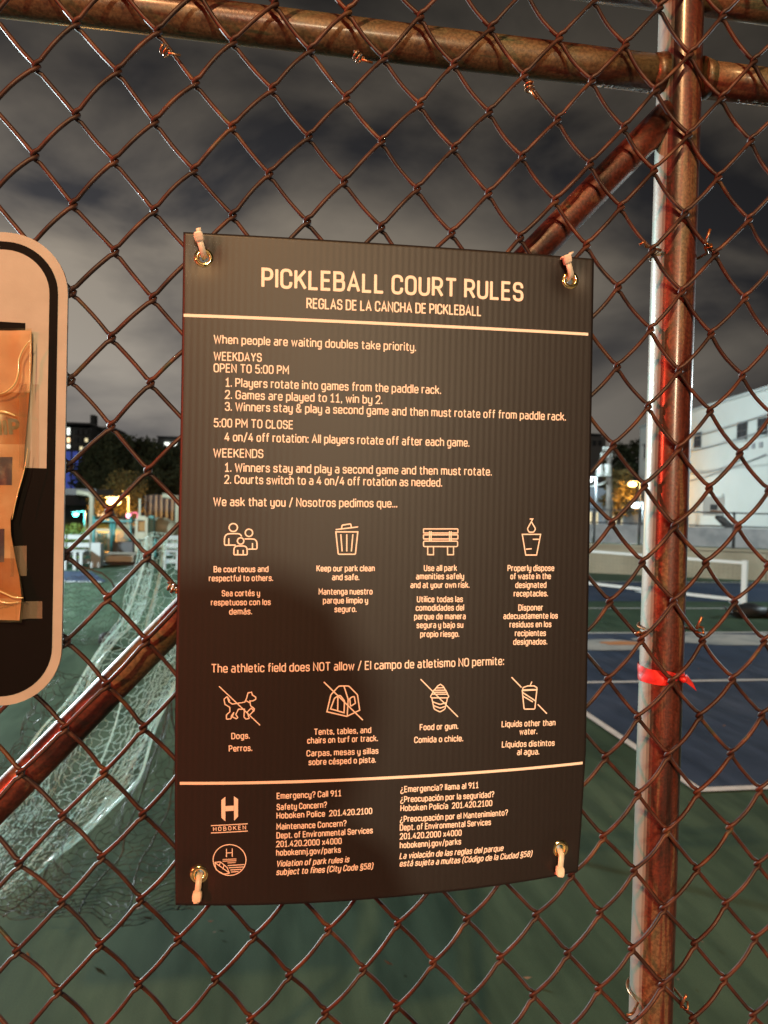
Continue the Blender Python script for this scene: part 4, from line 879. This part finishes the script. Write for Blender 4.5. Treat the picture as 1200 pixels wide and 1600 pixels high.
# portable net on the far court
pn = empty('portable_net', (0, 0, 0), 'white framed portable pickleball net standing on the far court', 'net')
na = G(868, 912); nb = G(1162, 946); nm = G(1005, 929); nd_ = (nb-na); nl = nd_.length; nd_.normalize(); nn_ = Vector((-nd_.y, nd_.x, 0)); NH = 0.86
def ns(name, s0, s1, z0, z1, m, t=0.025, **k): return seg(na, nd_, nn_, s0, s1, z0, z1, -t, t).build(name, m, pn, **k)
ns('top_tape', 0.0, nl-0.05, NH-0.055, NH, M_white); ns('base_bar', 0.0, nl-0.05, 0.07, 0.13, M_white, 0.03)
for s in (0, (nm-na).dot(nd_), nl):
    ns('upright', s-0.045, s+0.045, 0.0, NH+0.02, M_white, 0.04)
    p = na+nd_*s; MB().box((p.x-0.03, p.y-0.45, 0.0), (p.x+0.03, p.y+0.45, 0.05)).build('foot', M_white, pn)
mb = MB()
for i in range(int(nl/0.09)):
    p = na+nd_*(0.05+i*0.09); mb.tube([(p.x, p.y, 0.13), (p.x, p.y, NH-0.07)], 0.0012, 3, cap=False)
for j in range(9):
    z = 0.16+j*0.075; mb.tube([tuple(na+Vector((0, 0, z))), tuple(nb+Vector((0, 0, z)))], 0.0012, 3, cap=False)
mb.build('mesh', M_netd, pn, kind='stuff')
# black bag lying by the net
bag = empty('duffel_bag', (0, 0, 0), 'black sports bag lying on the green court at the right edge', 'bag')
bp_ = G(1168, 965); M_bag = mat('black_nylon', (0.012, 0.013, 0.015), 0.45, bump=0.4, bscale=30)
def lump(c, rx, ry, rz, seed, n=18, m_=12):
    mb = MB(); vs = []
    for j in range(m_+1):
        ph = pi*j/m_
        for i in range(n):
            a = 2*pi*i/n; d = Vector((sin(ph)*cos(a), sin(ph)*sin(a), cos(ph))); k = 1+0.22*mnoise.noise(d*2.2+Vector((seed, 0, 0)))
            vs.append((c[0]+d.x*rx*k, c[1]+d.y*ry*k, max(0.006, c[2]+d.z*rz*k)))
    mb.add(vs, [(j*n+i, (j+1)*n+i, (j+1)*n+(i+1) % n, j*n+(i+1) % n) for j in range(m_) for i in range(n)], True); return mb
lump((bp_.x, bp_.y, 0.11), 0.36, 0.2, 0.14, 1).build('body', M_bag, bag)
lump((bp_.x+0.42, bp_.y-0.05, 0.07), 0.16, 0.14, 0.10, 4).build('side_pocket', M_bag, bag)
MB().tube([(bp_.x-0.25-0.28*sin(i*pi/14)*1.0, bp_.y-0.1, 0.02+0.2*sin(i*pi/14)) if i < 8 else (bp_.x-0.53+0.05*(i-7), bp_.y-0.12, max(0.02, 0.2-0.035*(i-7))) for i in range(14)], 0.015, 6).build('strap', M_bag, bag)

# the blue-grey shed, pole with transformers and lamps left of the building
M_bluewall = mat('blue_grey_cladding', (0.24, 0.29, 0.36), 0.7, color2=(0.30, 0.35, 0.42), scale=1.2)
def EM(name, c, s):
    return mat(name, (0.02, 0.02, 0.02), 0.5, emit=c, es=s)
M_ewin = EM('lit_window', (1.0, 0.85, 0.5), 1.0); M_eorange = EM('orange_lamp', (1.0, 0.62, 0.18), 14); M_ewhite = EM('white_lamp', (0.9, 1.0, 1.0), 10)
M_eteal = EM('teal_lamp', (0.1, 1.0, 0.85), 9); M_ered = EM('red_lamp', (1.0, 0.25, 0.4), 6); M_ewarm = EM('warm_window', (1.0, 0.66, 0.35), 2.2); M_ecool = EM('cool_window', (0.9, 0.95, 0.85), 2.2)
shed = empty('blue_shed', (0, 0, 0), 'low blue-grey hall with yellow lit windows left of the pale building', 'building')
YS = 48
pxbox('wall', 850, 778, 998, 862, YS, 8, M_bluewall, shed)
r = MB(); a = atY(850, 778, YS); b = atY(998, 780, YS); cpk = atY(925, 757, YS)
r.poly([(a.x-.4, YS-0.4, a.z), (b.x+.2, YS-0.4, a.z), (b.x-2.4, YS-0.4, cpk.z-.3), (cpk.x-1.5, YS-0.4, cpk.z)], (0, 9, 0)); r.build('roof', M_bluewall, shed)
for x0, x1 in ((918, 934), (958, 972)): 
    w = pxbox('window', x0, 800, x1, 820, YS-0.08, 0.07, M_ewin, shed)
    pxbox('mullion', (x0+x1)/2-0.6, 800, (x0+x1)/2+0.6, 820, YS-0.15, 0.06, M_dark, w)
M_mural = mat('mural_paint', (0.16, 0.13, 0.22), 0.7, color2=(0.30, 0.16, 0.17), scale=1.1, lo=0.45, hi=0.55)
pxbox('mural', 936, 824, 996, 856, YS-0.06, 0.05, M_mural, shed)
van = empty('box_van', (0, 0, 0), 'small white van parked in front of the blue-grey hall', 'van')
YV = 40; pxbox('body', 905, 829, 936, 846, YV, 3.5, M_white, van); pxbox('cabin', 936.5, 835, 944, 846, YV+.3, 2.8, M_white, van); pxbox('window', 937.5, 836, 943.5, 840, YV+0.24, 0.05, M_glass, van)
for x in (912, 930, 940):
    p = atY(x, 847, YV); MB().tube([(p.x, YV-0.05, p.z), (p.x, YV+0.2, p.z)], 0.33, 14).build('wheel', M_dark, van)
box('container', (atY(905, 847, 44).x, 44, 0), (atY(950, 847, 44).x, 46, atY(905, 849, 44).z), mat('green_paint', (0.04, 0.14, 0.09), 0.6), None, label='low green planter strip behind the white van', category='planter')
M_wood = mat('pole_timber', (0.15, 0.14, 0.13), 0.8, color2=(0.10, 0.09, 0.08), scale=3)
up = empty('utility_pole', (0, 0, 0), 'grey utility pole with two can transformers, right of the rules sign', 'pole')
YU = 38; base = atY(951, 862, YU); top = atY(952, 700, YU)
MB().tube([(base.x, YU, 0), (top.x, YU, top.z)], [0.2, 0.13], 10).build('shaft', M_wood, up)
for px in (937, 949):
    p = atY(px, 744, YU-0.4); q = atY(px, 725, YU-0.4)
    MB().tube([(p.x, YU-0.4, p.z), (p.x, YU-0.4, q.z-0.08), (p.x, YU-0.4, q.z)], [0.19, 0.19, 0.12], 14).build('transformer', M_white, up)
for py, dx in ((716, 14), (706, 10)):
    a = atY(951-dx, py, YU); b = atY(951+dx*0.4, py, YU); MB().box((a.x, YU-0.1, a.z-0.07), (b.x, YU+0.02, a.z+0.07)).build('crossarm', M_wood, up)
    for k in range(4):
        x = a.x+(b.x-a.x)*(k+0.5)/4; MB().tube([(x, YU-0.05, a.z+0.08), (x, YU-0.05, a.z+0.28)], 0.07, 8).build('insulator', M_white, up)
arm = [atY(948, 752, YU), atY(938, 757, YU), atY(926, 760, YU), atY(916, 759, YU)]
MB().tube(arm, 0.05, 6).build('lamp_arm', M_white, up)
def lantern(name, px, py, Y, em, label, power, colr, size=0.22, polebase=True, cat='street lamp', group=None, arm_to=None, ratio=1.5):
    root = empty(name, (0, 0, 0), label, cat, group); p = atY(px, py, Y)
    lump_ = MB(); n = 12; vs = []
    for j in range(9):
        ph = pi*j/8
        for i in range(n):
            a = 2*pi*i/n; vs.append((p.x+size*ratio*sin(ph)*cos(a), Y+size*sin(ph)*sin(a), p.z+size*0.75*cos(ph)))
    lump_.add(vs, [(j*n+i, (j+1)*n+i, (j+1)*n+(i+1) % n, j*n+(i+1) % n) for j in range(8) for i in range(n)], True); lump_.build('lamp_glass', em, root)
    MB().box((p.x-size*ratio, Y-size, p.z+size*0.78), (p.x+size*ratio, Y+size, p.z+size*1.0)).build('hood', M_grey, root)
    if polebase:
        px_ = p.x+size*3; MB().tube([(px_, Y+0.1, 0), (px_, Y+0.1, p.z+size*1.2), (p.x, Y+0.1, p.z+size*1.1)], 0.06, 8).build('pole', M_grey, root)
    if power: lamp(name+'_light', (p.x, Y-size*1.6, p.z-0.1), power, colr, size)
    return root
lantern('street_lamp', 919, 750, 36, M_ewhite, 'bright white lamp just right of the rules sign edge', 500, COOL, 0.16)
lantern('street_lamp', 988, 757, 45, M_eorange, 'orange street lamp glowing against the dark tree, right side', 600, (1, 0.45, 0.08), 0.20)
lantern('street_lamp', 993, 790, 40, M_ewhite, 'white lamp low beside the left end of the pale building', 300, COOL, 0.17)

# ------------------------------------------------------------------ trees
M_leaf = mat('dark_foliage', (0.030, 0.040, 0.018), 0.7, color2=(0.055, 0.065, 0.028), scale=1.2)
M_bark = mat('bark', (0.06, 0.045, 0.035), 0.9)
def tree(px, pytop, Y, wpx, label, seed, n=2600, leaf=None, lm=None, group='dark trees beyond the courts'):
    root = empty('tree', (0, 0, 0), label, 'tree', group); r_ = random.Random(seed)
    top = atY(px, pytop, Y); W = wpx/F*(Y)*0.5; H = top.z; x = top.x
    tk = MB(); tk.tube([(x, Y, 0), (x+r_.uniform(-.2, .2), Y, H*0.3), (x+r_.uniform(-.4, .4), Y, H*0.62)], [0.03*H, 0.022*H, 0.008*H], 8)
    for k in range(6):
        a = r_.uniform(0, 6.28); z0 = H*r_.uniform(0.25, 0.5); tk.tube([(x, Y, z0), (x+cos(a)*W*0.35, Y+sin(a)*W*0.35, z0+H*0.13), (x+cos(a)*W*0.7, Y+sin(a)*W*0.6, z0+H*0.25)], [0.014*H, 0.009*H, 0.003*H], 6)
    tk.build('trunk', M_bark, root)
    cl = []
    for k in range(16):
        a = r_.uniform(0, 6.28); q = sqrt(r_.random()); zz = r_.uniform(0.30, 0.90); rad = W*(0.30+0.22*r_.random())
        lim = sqrt(max(0.05, 1-((zz-0.5)/0.5)**2)); cl.append((x+cos(a)*q*W*0.75*lim, Y+sin(a)*q*W*0.75*lim, zz*H, rad*(0.6+0.5*lim)))
    cl.append((x, Y, H*0.86, W*0.34))
    m = MB(); s = leaf or H*0.028
    for k in range(n):
        c = cl[k % len(cl)]; d = Vector((r_.gauss(0, 1), r_.gauss(0, 1), r_.gauss(0, 0.85))).normalized()*(r_.random()**0.4)*c[3]
        p = Vector(c[:3])+d; u = Vector((r_.gauss(0, 1), r_.gauss(0, 1), r_.gauss(0, 1))).normalized(); v = u.orthogonal().normalized(); ss = s*r_.uniform(0.6, 1.5)
        m.add([p+u*ss, p+v*ss*0.6, p-u*ss, p-v*ss*0.6], [(0, 1, 2, 3)])
    m.build('crown', lm or M_leaf, root)
for px, pt_, Y, w, lb, sd in ((150, 698, 70, 70, 'dark tree left of centre in the far tree group, beside the tower block', 1), (185, 676, 62, 96, 'tallest dark round tree above the orange street lamp', 2), (222, 682, 66, 92, 'broad dark tree to the right of the tallest far tree', 3), (262, 694, 60, 84, 'dark tree nearest the left edge of the rules sign', 4), (300, 690, 64, 90, 'dark tree mostly hidden behind the rules sign, left side', 5), (232, 720, 52, 80, 'low dark tree in front of the far tree group', 6),
                             (172, 722, 56, 70, 'low dark tree just above the orange street lamp', 9), (275, 728, 54, 60, 'low dark tree beside the edge of the rules sign', 10)):
    tree(px, pt_, Y, w, lb, sd)
M_lit = mat('lamplit_foliage', (0.11, 0.085, 0.03), 0.7, color2=(0.16, 0.12, 0.04), scale=1.2)  # brighter leaf colour carries the lamp glow into these two trees
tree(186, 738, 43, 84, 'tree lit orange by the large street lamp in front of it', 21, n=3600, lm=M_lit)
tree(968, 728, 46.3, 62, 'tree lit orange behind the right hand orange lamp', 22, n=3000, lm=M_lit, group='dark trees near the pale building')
for px, pt_, Y, w, lb, sd in ((975, 688, 70, 80, 'dark tree behind the orange lamp left of the pale building', 7), (1012, 680, 80, 80, 'dark tree behind the corner of the pale building', 8), (978, 722, 60, 56, 'low dark tree directly behind the orange lamp, right side', 11)):
    tree(px, pt_, Y, w, lb, sd, group='dark trees near the pale building')
# ------------------------------------------------------------------ far left: tower block, hall, playground, benches, lamps
M_tower = mat('dark_block_wall', (0.07, 0.075, 0.075), 0.8, color2=(0.10, 0.10, 0.10), scale=0.3)
tw = empty('tower_block', (0, 0, 0), 'dark tower block with a column of lit windows at the far left', 'building')
YT = 110
pxbox('wall', 20, 664, 141, 800, YT, 14, M_tower, tw); pxbox('roof_slab', 16, 656, 143, 664, YT-1, 16, M_dark, tw); pxbox('roof_mast', 141, 648, 147, 700, YT+2, 2, M_tower, tw)
for y0, y1, m in ((668, 680, M_ecool), (683, 692, M_ewarm), (694, 701, M_ecool)):
    w = pxbox('window', 104, y0, 109.5, y1, YT-0.4, 0.35, M_dark, tw); pxbox('pane', 104.5, y0+0.7, 109, y1-0.7, YT-0.5, 0.08, m, w)
for r_i, yy in enumerate((672, 684, 697, 710)):
    for cx in (116, 124, 132):
        w = pxbox('window', cx, yy, cx+5.5, yy+7, YT-0.4, 0.35, M_dark, tw); pxbox('pane', cx+0.6, yy+0.7, cx+4.9, yy+6.3, YT-0.5, 0.08, M_glass if (r_i*3+cx) % 5 else M_ewin, w)
lowb = empty('low_block', (0, 0, 0), 'dark block with a row of warm lit top windows beside the tower', 'building')
pxbox('wall', 136, 666, 176, 780, 122, 10, M_tower, lowb)
for k in range(5): pxbox('window', 139.5+k*4.2, 669.5, 142.6+k*4.2, 675.5, 121.6, 0.35, M_ewarm, lowb)
hb = empty('hillside_house', (0, 0, 0), 'far house with two pale lit windows above the trees', 'house')
pxbox('wall', 246, 684, 300, 760, 130, 10, M_tower, hb); pxbox('roof', 244, 681, 302, 684, 129, 12, M_dark, hb)
for x0, x1 in ((257, 264.5), (270, 275.5)): pxbox('window', x0, 691, x1, 699, 129.6, 0.35, M_ecool, hb)
hr = empty('hillside_house', (0, 0, 0), 'dim grey-brown house on the hill behind the utility pole', 'house')
M_hill = mat('grey_brown_render', (0.20, 0.19, 0.18), 0.8)
pxbox('wall', 900, 680, 944, 780, 120, 12, M_hill, hr); pxbox('roof', 896, 676, 946, 680, 119, 14, M_dark, hr)
for x0 in (918, 927, 936): pxbox('window', x0, 688, x0+4.5, 696, 119.7, 0.25, M_dark, hr)
ban = empty('lit_hoarding', (0, 0, 0), 'tall hoarding glowing deep blue below the tower block', 'hoarding')
pxbox('panel', 99, 705, 124, 765, 85, 0.5, mat('blue_panel', (0.05, 0.08, 0.35), 0.5, emit=(0.10, 0.16, 0.75), es=0.28), ban)
for k in range(3): pxbox('frame', 99+k*11.5, 705, 100+k*11.5, 766, 84.7, 0.25, M_dark, ban)
hall = empty('ribbed_hall', (0, 0, 0), 'grey hall with pale vertical ribs beyond the playground', 'building')
M_rib = mat('pale_rib', (0.20, 0.21, 0.23), 0.6); M_hallw = mat('hall_wall', (0.06, 0.06, 0.08), 0.7)
pxbox('wall', 206, 772, 330, 862, 44, 8, M_hallw, hall)
for k in range(14): pxbox('rib', 209+k*8.5, 774, 210.2+k*8.5, 858, 43.8, 0.16, M_rib, hall)
pxbox('canopy', 60, 762, 150, 774, 30, 3.5, M_dark, None, label='dark flat canopy roof at the far left by the cream post', category='canopy')
M_cream = mat('cream_plastic', (0.27, 0.28, 0.21), 0.45); M_teal = mat('teal_plastic', (0.04, 0.19, 0.19), 0.4)
def cpost(x, y0, y1, Y, lab, r=0.09):
    a = atY(x, y0, Y); b = atY(x, y1, Y); root = empty('light_post', (0, 0, 0), lab, 'post', 'cream posts in the playground')
    MB().tube([(a.x, Y, 0), (a.x, Y, a.z-0.1), (a.x-0.1, Y, a.z)], r, 12).build('shaft', M_cream, root)
    MB().tube([(a.x-0.45, Y, a.z+0.05), (a.x-0.1, Y, a.z), (a.x, Y, a.z-0.05)], r*0.9, 10).build('curved_top', M_cream, root)
cpost(144, 772, 850, 24, 'cream post with curved top left of the orange lamp', 0.085); cpost(278, 777, 870, 23, 'cream post with curved top next to the rules sign', 0.075)
pg = empty('playground_climber', (0, 0, 0), 'teal and cream playground climber with barred panels', 'playground equipment')
YG = 22
pxbox('panel_frame', 149, 826, 171, 830, YG, 0.12, M_cream, pg)
for x0, x1, y0, y1 in ((149, 152, 831, 862), (168, 171, 831, 862)): pxbox('panel_post', x0, y0, x1, y1, YG, 0.12, M_cream, pg)
pxbox('panel_frame', 149, 862.5, 171, 867, YG, 0.12, M_cream, pg)
for k in range(5): pxbox('bar', 153+k*3.1, 833, 154.6+k*3.1, 861, YG+0.03, 0.06, M_teal, pg)
for x in (147, 174, 179, 204): 
    a = atY(x, 806, YG+0.8); MB().tube([(a.x, YG+0.8, 0), (a.x, YG+0.8, a.z)], 0.045, 10).build('upright', M_teal, pg)
pxbox('roof_panel', 146, 812, 206, 816, YG+0.6, 1.2, M_teal, pg)
n = 7
for k in range(n):
    a = atY(183+k*3, 818, YG+0.2); MB().tube([(a.x, YG+0.2, 0.5), (a.x+0.02, YG+0.2, a.z-0.08), (a.x+0.06, YG+0.2, a.z)], 0.018, 6).build('bar', M_cream, pg)
pxbox('deck', 176, 846, 207, 866, YG+0.25, 1.4, M_dark, pg)
sl = empty('playground_tower', (0, 0, 0), 'cream framed playground tower with a tube slide to its right', 'playground equipment')
a = atY(212, 868, YG); b = atY(232, 808, YG)
pxbox('side_frame', 211.5, 810, 214.5, 862, YG, 0.14, M_cream, sl); pxbox('side_frame', 227, 808, 230, 850, YG, 0.14, M_cream, sl)
pxbox('top_panel', 214.6, 806, 226.9, 813, YG, 0.14, M_cream, sl); pxbox('bubble_panel', 215.5, 815, 226, 830, YG+0.04, 0.1, mat('amber_plastic', (0.20, 0.12, 0.04), 0.3), sl)
pxbox('low_panel', 214.6, 831, 226.9, 842, YG, 0.14, M_cream, sl); pxbox('teal_side', 232, 806, 239, 838, YG+0.2, 0.4, M_teal, sl); pxbox('mast', 217, 779, 219.5, 806, YG+.1, 0.1, M_cream, sl)
a = atY(236, 824, YG+1); b = atY(275, 832, YG+1); MB().tube([(a.x, YG+1, a.z), ((a.x+b.x)/2, YG+1, (a.z+b.z)/2+0.08), (b.x, YG+1, b.z)], 0.30, 16).build('tube_slide', M_cream, sl)
MB().tube([(b.x-0.6, YG+1, 0), (b.x-0.6, YG+1, b.z-0.2)], 0.05, 8).build('slide_leg', M_teal, sl)
# slatted benches and low deck
M_slat = mat('white_slat', (0.26, 0.29, 0.29), 0.6)
def bench(x0, x1, yb, Y, lab):
    root = empty('slatted_bench', (0, 0, 0), lab, 'bench', 'white slatted benches at the edge of the playground'); a = atY(x0, yb, Y); b = atY(x1, yb, Y)
    for k in range(4):
        z = 0.12+k*0.20; MB().box((a.x, Y-0.02*k+0.03*k, z), (b.x, Y+0.06+0.03*k, z+0.11)).build('slat', M_slat, root)
    for k in range(3): MB().box((a.x, Y-0.5+k*0.15, 0.44), (b.x, Y-0.38+k*0.15, 0.475)).build('seat_slat', M_slat, root)
    for x in (a.x+0.04, (a.x+b.x)/2, b.x-0.12): MB().box((x, Y-0.5, 0), (x+0.07, Y-0.43, 0.437)).build('leg', M_slat, root)
bench(104, 139, 885, 19.2, 'white slatted bench between the cream panel and the slatted bin'); bench(256, 300, 880, 19.5, 'white slatted bench behind the net beside the rules sign'); bench(60, 101, 886, 19.2, 'white slatted bench hidden behind the cream panel')
bn = empty('slatted_bin', (0, 0, 0), 'white upright slatted bin right of the white bench', 'bin')
for k in range(5): pxbox('slat', 142+k*3, 848, 144.3+k*3, 887, 19.2, 0.08, M_slat, bn)
pxbox('back', 142, 850, 157, 886, 19.35, 0.35, M_slat, bn)
pxbox('low_platform', 158, 868, 208, 878, 20, 1.2, mat('pale_timber', (0.38, 0.36, 0.30), 0.7), None, label='long low pale platform in front of the climber', category='platform')
pxbox('kerb_box', 158, 879, 210, 888, 20.2, 0.8, M_dark, None, label='dark low box edging beneath the pale platform', category='edging')
lantern('street_lamp', 178, 784, 40, M_eorange, 'large orange street lamp glowing above the playground', 2200, (1, 0.45, 0.08), 0.24)
lantern('street_lamp', 175.5, 772, 46, M_eorange, 'smaller orange lamp just above the large orange one', 300, (1, 0.45, 0.08), 0.2)
lantern('traffic_light', 118, 804, 38, M_eteal, 'teal green traffic light glowing at the far left', 260, (0.1, 1, 0.8), 0.14, cat='traffic light', ratio=1.0)
lantern('traffic_light', 201, 806, 38, M_ered, 'pink red traffic light above the climber', 120, (1, 0.15, 0.25), 0.14, cat='traffic light', ratio=0.9)
lantern('traffic_light', 203, 793, 44, M_ered, 'small pink lamp above the pink red traffic light', 0, (1, 1, 1), 0.07, cat='traffic light', ratio=1.0)
sg = empty('lit_shopfront', (0, 0, 0), 'narrow lit shopfront in warm white between the trees', 'shop')
pxbox('wall', 150, 786, 205, 812, 60, 4, M_tower, sg)
for x0, x1 in ((158, 161), (164, 165.5), (153, 154.5)): pxbox('window', x0, 790, x1, 806, 59.8, 0.15, M_ewarm, sg)
bush = empty('bush', (0, 0, 0), 'yellow-green bush behind the white bench at far left', 'bush')
M_bush = mat('bright_leaf', (0.14, 0.22, 0.04), 0.6, color2=(0.08, 0.14, 0.03), scale=6); m = MB(); r_ = random.Random(4); c = atY(116, 842, 21)
for k in range(900):
    d = Vector((r_.gauss(0, 1), r_.gauss(0, 1), r_.gauss(0, 1))).normalized()*r_.random()**0.4; p = Vector((c.x+d.x*0.36, 21+d.y*0.3, 0.55+d.z*0.52)); u = Vector((r_.gauss(0, 1), r_.gauss(0, 1), r_.gauss(0, 1))).normalized(); v = u.orthogonal().normalized(); m.add([p+u*0.05, p+v*0.03, p-u*0.05, p-v*0.03], [(0, 1, 2, 3)])
m.build('foliage', M_bush, bush)
MB().tube([(c.x, 21, 0), (c.x, 21, 0.5)], 0.02, 6).build('stem', M_bark, bush)
# black ball on the court and dark cable
ball = G(168, 1012); 
tag_ = lump((ball.x, ball.y, 0.10), 0.11, 0.10, 0.10, 8).build('bundle', M_bag, None, label='small shiny black bundle on the green court beside the net', category='bundle')
MB().tube([atY(103, 872, 2.0), atY(130, 886, 2.0), atY(160, 896, 2.0), atY(174, 908, 2.0), atY(182, 925, 2.0)], 0.0028, 6).build('cable', M_dark, None, label='thin black cable sagging through the air right of the cream panel', category='cable')

# ------------------------------------------------------------------ street side, behind the viewpoint
def street_lamp_post(loc, label):
    root = empty('street_lamp', (0, 0, 0), label, 'street lamp'); x, y, z = loc
    MB().tube([(x+0.9, y-0.4, 0.2), (x+0.9, y-0.4, z+0.35), (x+0.5, y-0.3, z+0.5), (x, y-0.1, z+0.42)], [0.09, 0.06, 0.05, 0.045], 10).build('pole', M_grey, root)
    MB().box((x-0.28, y-0.16, z+0.24), (x+0.28, y+0.16, z+0.40)).build('lamp_head', M_grey, root)
street_lamp_post(L1, 'tall street lamp on the road side behind the viewpoint'); street_lamp_post(L2, 'lower street lamp across the road behind the viewpoint')
street_lamp_post(F1, 'court floodlight pole at the far left of the courts'); street_lamp_post(F2, 'court floodlight pole at the far right of the courts'); street_lamp_post(F3, 'added unseen floodlight pole far behind the rules sign')

# brick terrace across the street, added unseen to block the low sky
M_blocker_brick = mat('blocker_house_brick', (0.09, 0.04, 0.03), 0.85, color2=(0.06, 0.03, 0.025), scale=2)
for k in range(5):
    bx = -34+k*14.0; h = (11.5, 9.8, 12.4, 10.6, 11.8)[k]; rt = empty('blocker_house', (0, 0, 0), ('first', 'second', 'third', 'fourth', 'fifth')[k]+' added brick house from the left across the street, unseen behind the viewpoint', 'house', 'added houses across the street')
    box('wall', (bx, -36, 0.2), (bx+13.8, -24, h), M_blocker_brick, rt); box('cornice', (bx-0.05, -36.1, h+0.01), (bx+13.85, -23.7, h+0.5), M_trim, rt)
    for r in range(3):
        for c in range(4):
            w = box('window', (bx+1.3+c*3.2, -23.99, 1.6+r*3.0), (bx+2.6+c*3.2, -23.9, 3.5+r*3.0), M_dark, rt); box('pane', (bx+1.4+c*3.2, -23.895, 1.7+r*3.0), (bx+2.5+c*3.2, -23.88, 3.4+r*3.0), M_glass, w)
# dead leaves and grit scattered on the court
M_lf = mat('dead_leaf', (0.16, 0.09, 0.04), 0.7); lr = random.Random(12); m = MB()
for k in range(150):
    x = lr.uniform(-1.8, 6); y = lr.uniform(0.7, 9); a = lr.uniform(0, 6.28); l = lr.uniform(0.006, 0.022); w = l*0.45
    u = Vector((cos(a), sin(a), lr.uniform(-.1, .3))); v = Vector((-sin(a), cos(a), lr.uniform(-.2, .2))); c = Vector((x, y, 0.016+l*0.3))
    m.add([c-u*l, c+v*w, c+u*l+Vector((0, 0, 0.3*l)), c-v*w], [(0, 1, 2), (0, 2, 3)])
m.build('leaf_litter', M_lf, None, kind='stuff', label='tiny dead leaf scraps scattered over the court', category='leaves')

# the photographer, standing behind the camera and throwing the soft shadow on the sign
def person():
    root = empty('person', (0, 0, 0), 'person in a dark jacket holding up a phone to photograph the sign', 'person')
    V = []; E = []; R_ = []
    def v(p, r): V.append(p); R_.append(r); return len(V)-1
    def e(*i):
        for a, b in zip(i, i[1:]): E.append((a, b))
    ox, oy, z0 = 0.045, -1.02, 0.35
    P = lambda x, y, z: (ox+x, oy+y, z0+z*0.925)
    pel = v(P(0, 0, 0.95), (0.16, 0.11)); bel = v(P(0, 0, 1.10), (0.14, 0.10)); ch = v(P(0, 0.0, 1.30), (0.17, 0.11)); sh = v(P(0, 0.0, 1.41), (0.12, 0.09)); nk = v(P(0, 0.03, 1.50), (0.055, 0.055))
    h1 = v(P(0, 0.06, 1.58), (0.075, 0.09)); h2 = v(P(0, 0.05, 1.68), (0.08, 0.10)); h3 = v(P(0, 0.045, 1.745), (0.05, 0.06))
    e(pel, bel, ch, sh, nk, h1, h2, h3)
    nose = v(P(0, 0.155, 1.605), (0.012, 0.012)); e(h1, nose)
    for s in (-1, 1):
        hip = v(P(s*0.10, 0, 0.86), (0.09, 0.09)); kn = v(P(s*0.12, 0.03, 0.48), (0.06, 0.06)); an = v(P(s*0.13, 0, 0.09), (0.042, 0.042)); toe = v(P(s*0.15, 0.16, 0.035), (0.042, 0.03)); e(pel, hip, kn, an, toe)
        sho = v(P(s*0.19, 0.0, 1.38), (0.06, 0.06)); el = v(P(s*0.25, 0.12, 1.14), (0.042, 0.042)); wr = v(P(s*0.11, 0.32, 1.42), (0.027, 0.027)); pa = v(P(s*0.085, 0.36, 1.50), (0.03, 0.018)); e(sh, sho, el, wr, pa)
        for k in range(4):
            f1 = v(P(s*(0.075-0.004*k), 0.385, 1.525-0.02*k), (0.0095, 0.0095)); f2 = v(P(s*(0.055-0.003*k), 0.40, 1.535-0.02*k), (0.0085, 0.0085)); f3 = v(P(s*(0.032+0.004*k), 0.398, 1.54-0.02*k), (0.0075, 0.0075)); e(pa, f1, f2, f3)
        t1 = v(P(s*0.065, 0.352, 1.51), (0.011, 0.011)); t2 = v(P(s*0.045, 0.36, 1.535), (0.0095, 0.0095)); e(pa, t1, t2)
    me = bpy.data.meshes.new('body'); me.from_pydata(V, E, []); me.update()
    o = bpy.data.objects.new('body', me); col.objects.link(o); o.parent = root
    sk = o.modifiers.new('skin', 'SKIN'); sk.use_smooth_shade = True
    for i, r in enumerate(R_): me.skin_vertices[0].data[i].radius = r
    me.skin_vertices[0].data[0].use_root = True
    o.modifiers.new('sub', 'SUBSURF').levels = 1; o.modifiers['sub'].render_levels = 1
    me.materials.append(mat('dark_jacket', (0.03, 0.03, 0.035), 0.8))
    lump((ox, oy+0.035, z0+1.565), 0.095, 0.115, 0.095, 3).build('hair', mat('dark_hair', (0.02, 0.015, 0.01), 0.5), root)
    ph = empty('phone', (0, 0, 0), 'black phone held upright in both hands of the person', 'phone')
    MB().box((-0.040, -0.600, 1.79), (0.036, -0.592, 1.94)).build('body', M_panelblack, ph)
    MB().box((-0.037, -0.6012, 1.794), (0.033, -0.6002, 1.936)).build('screen', M_glass, ph)
person()
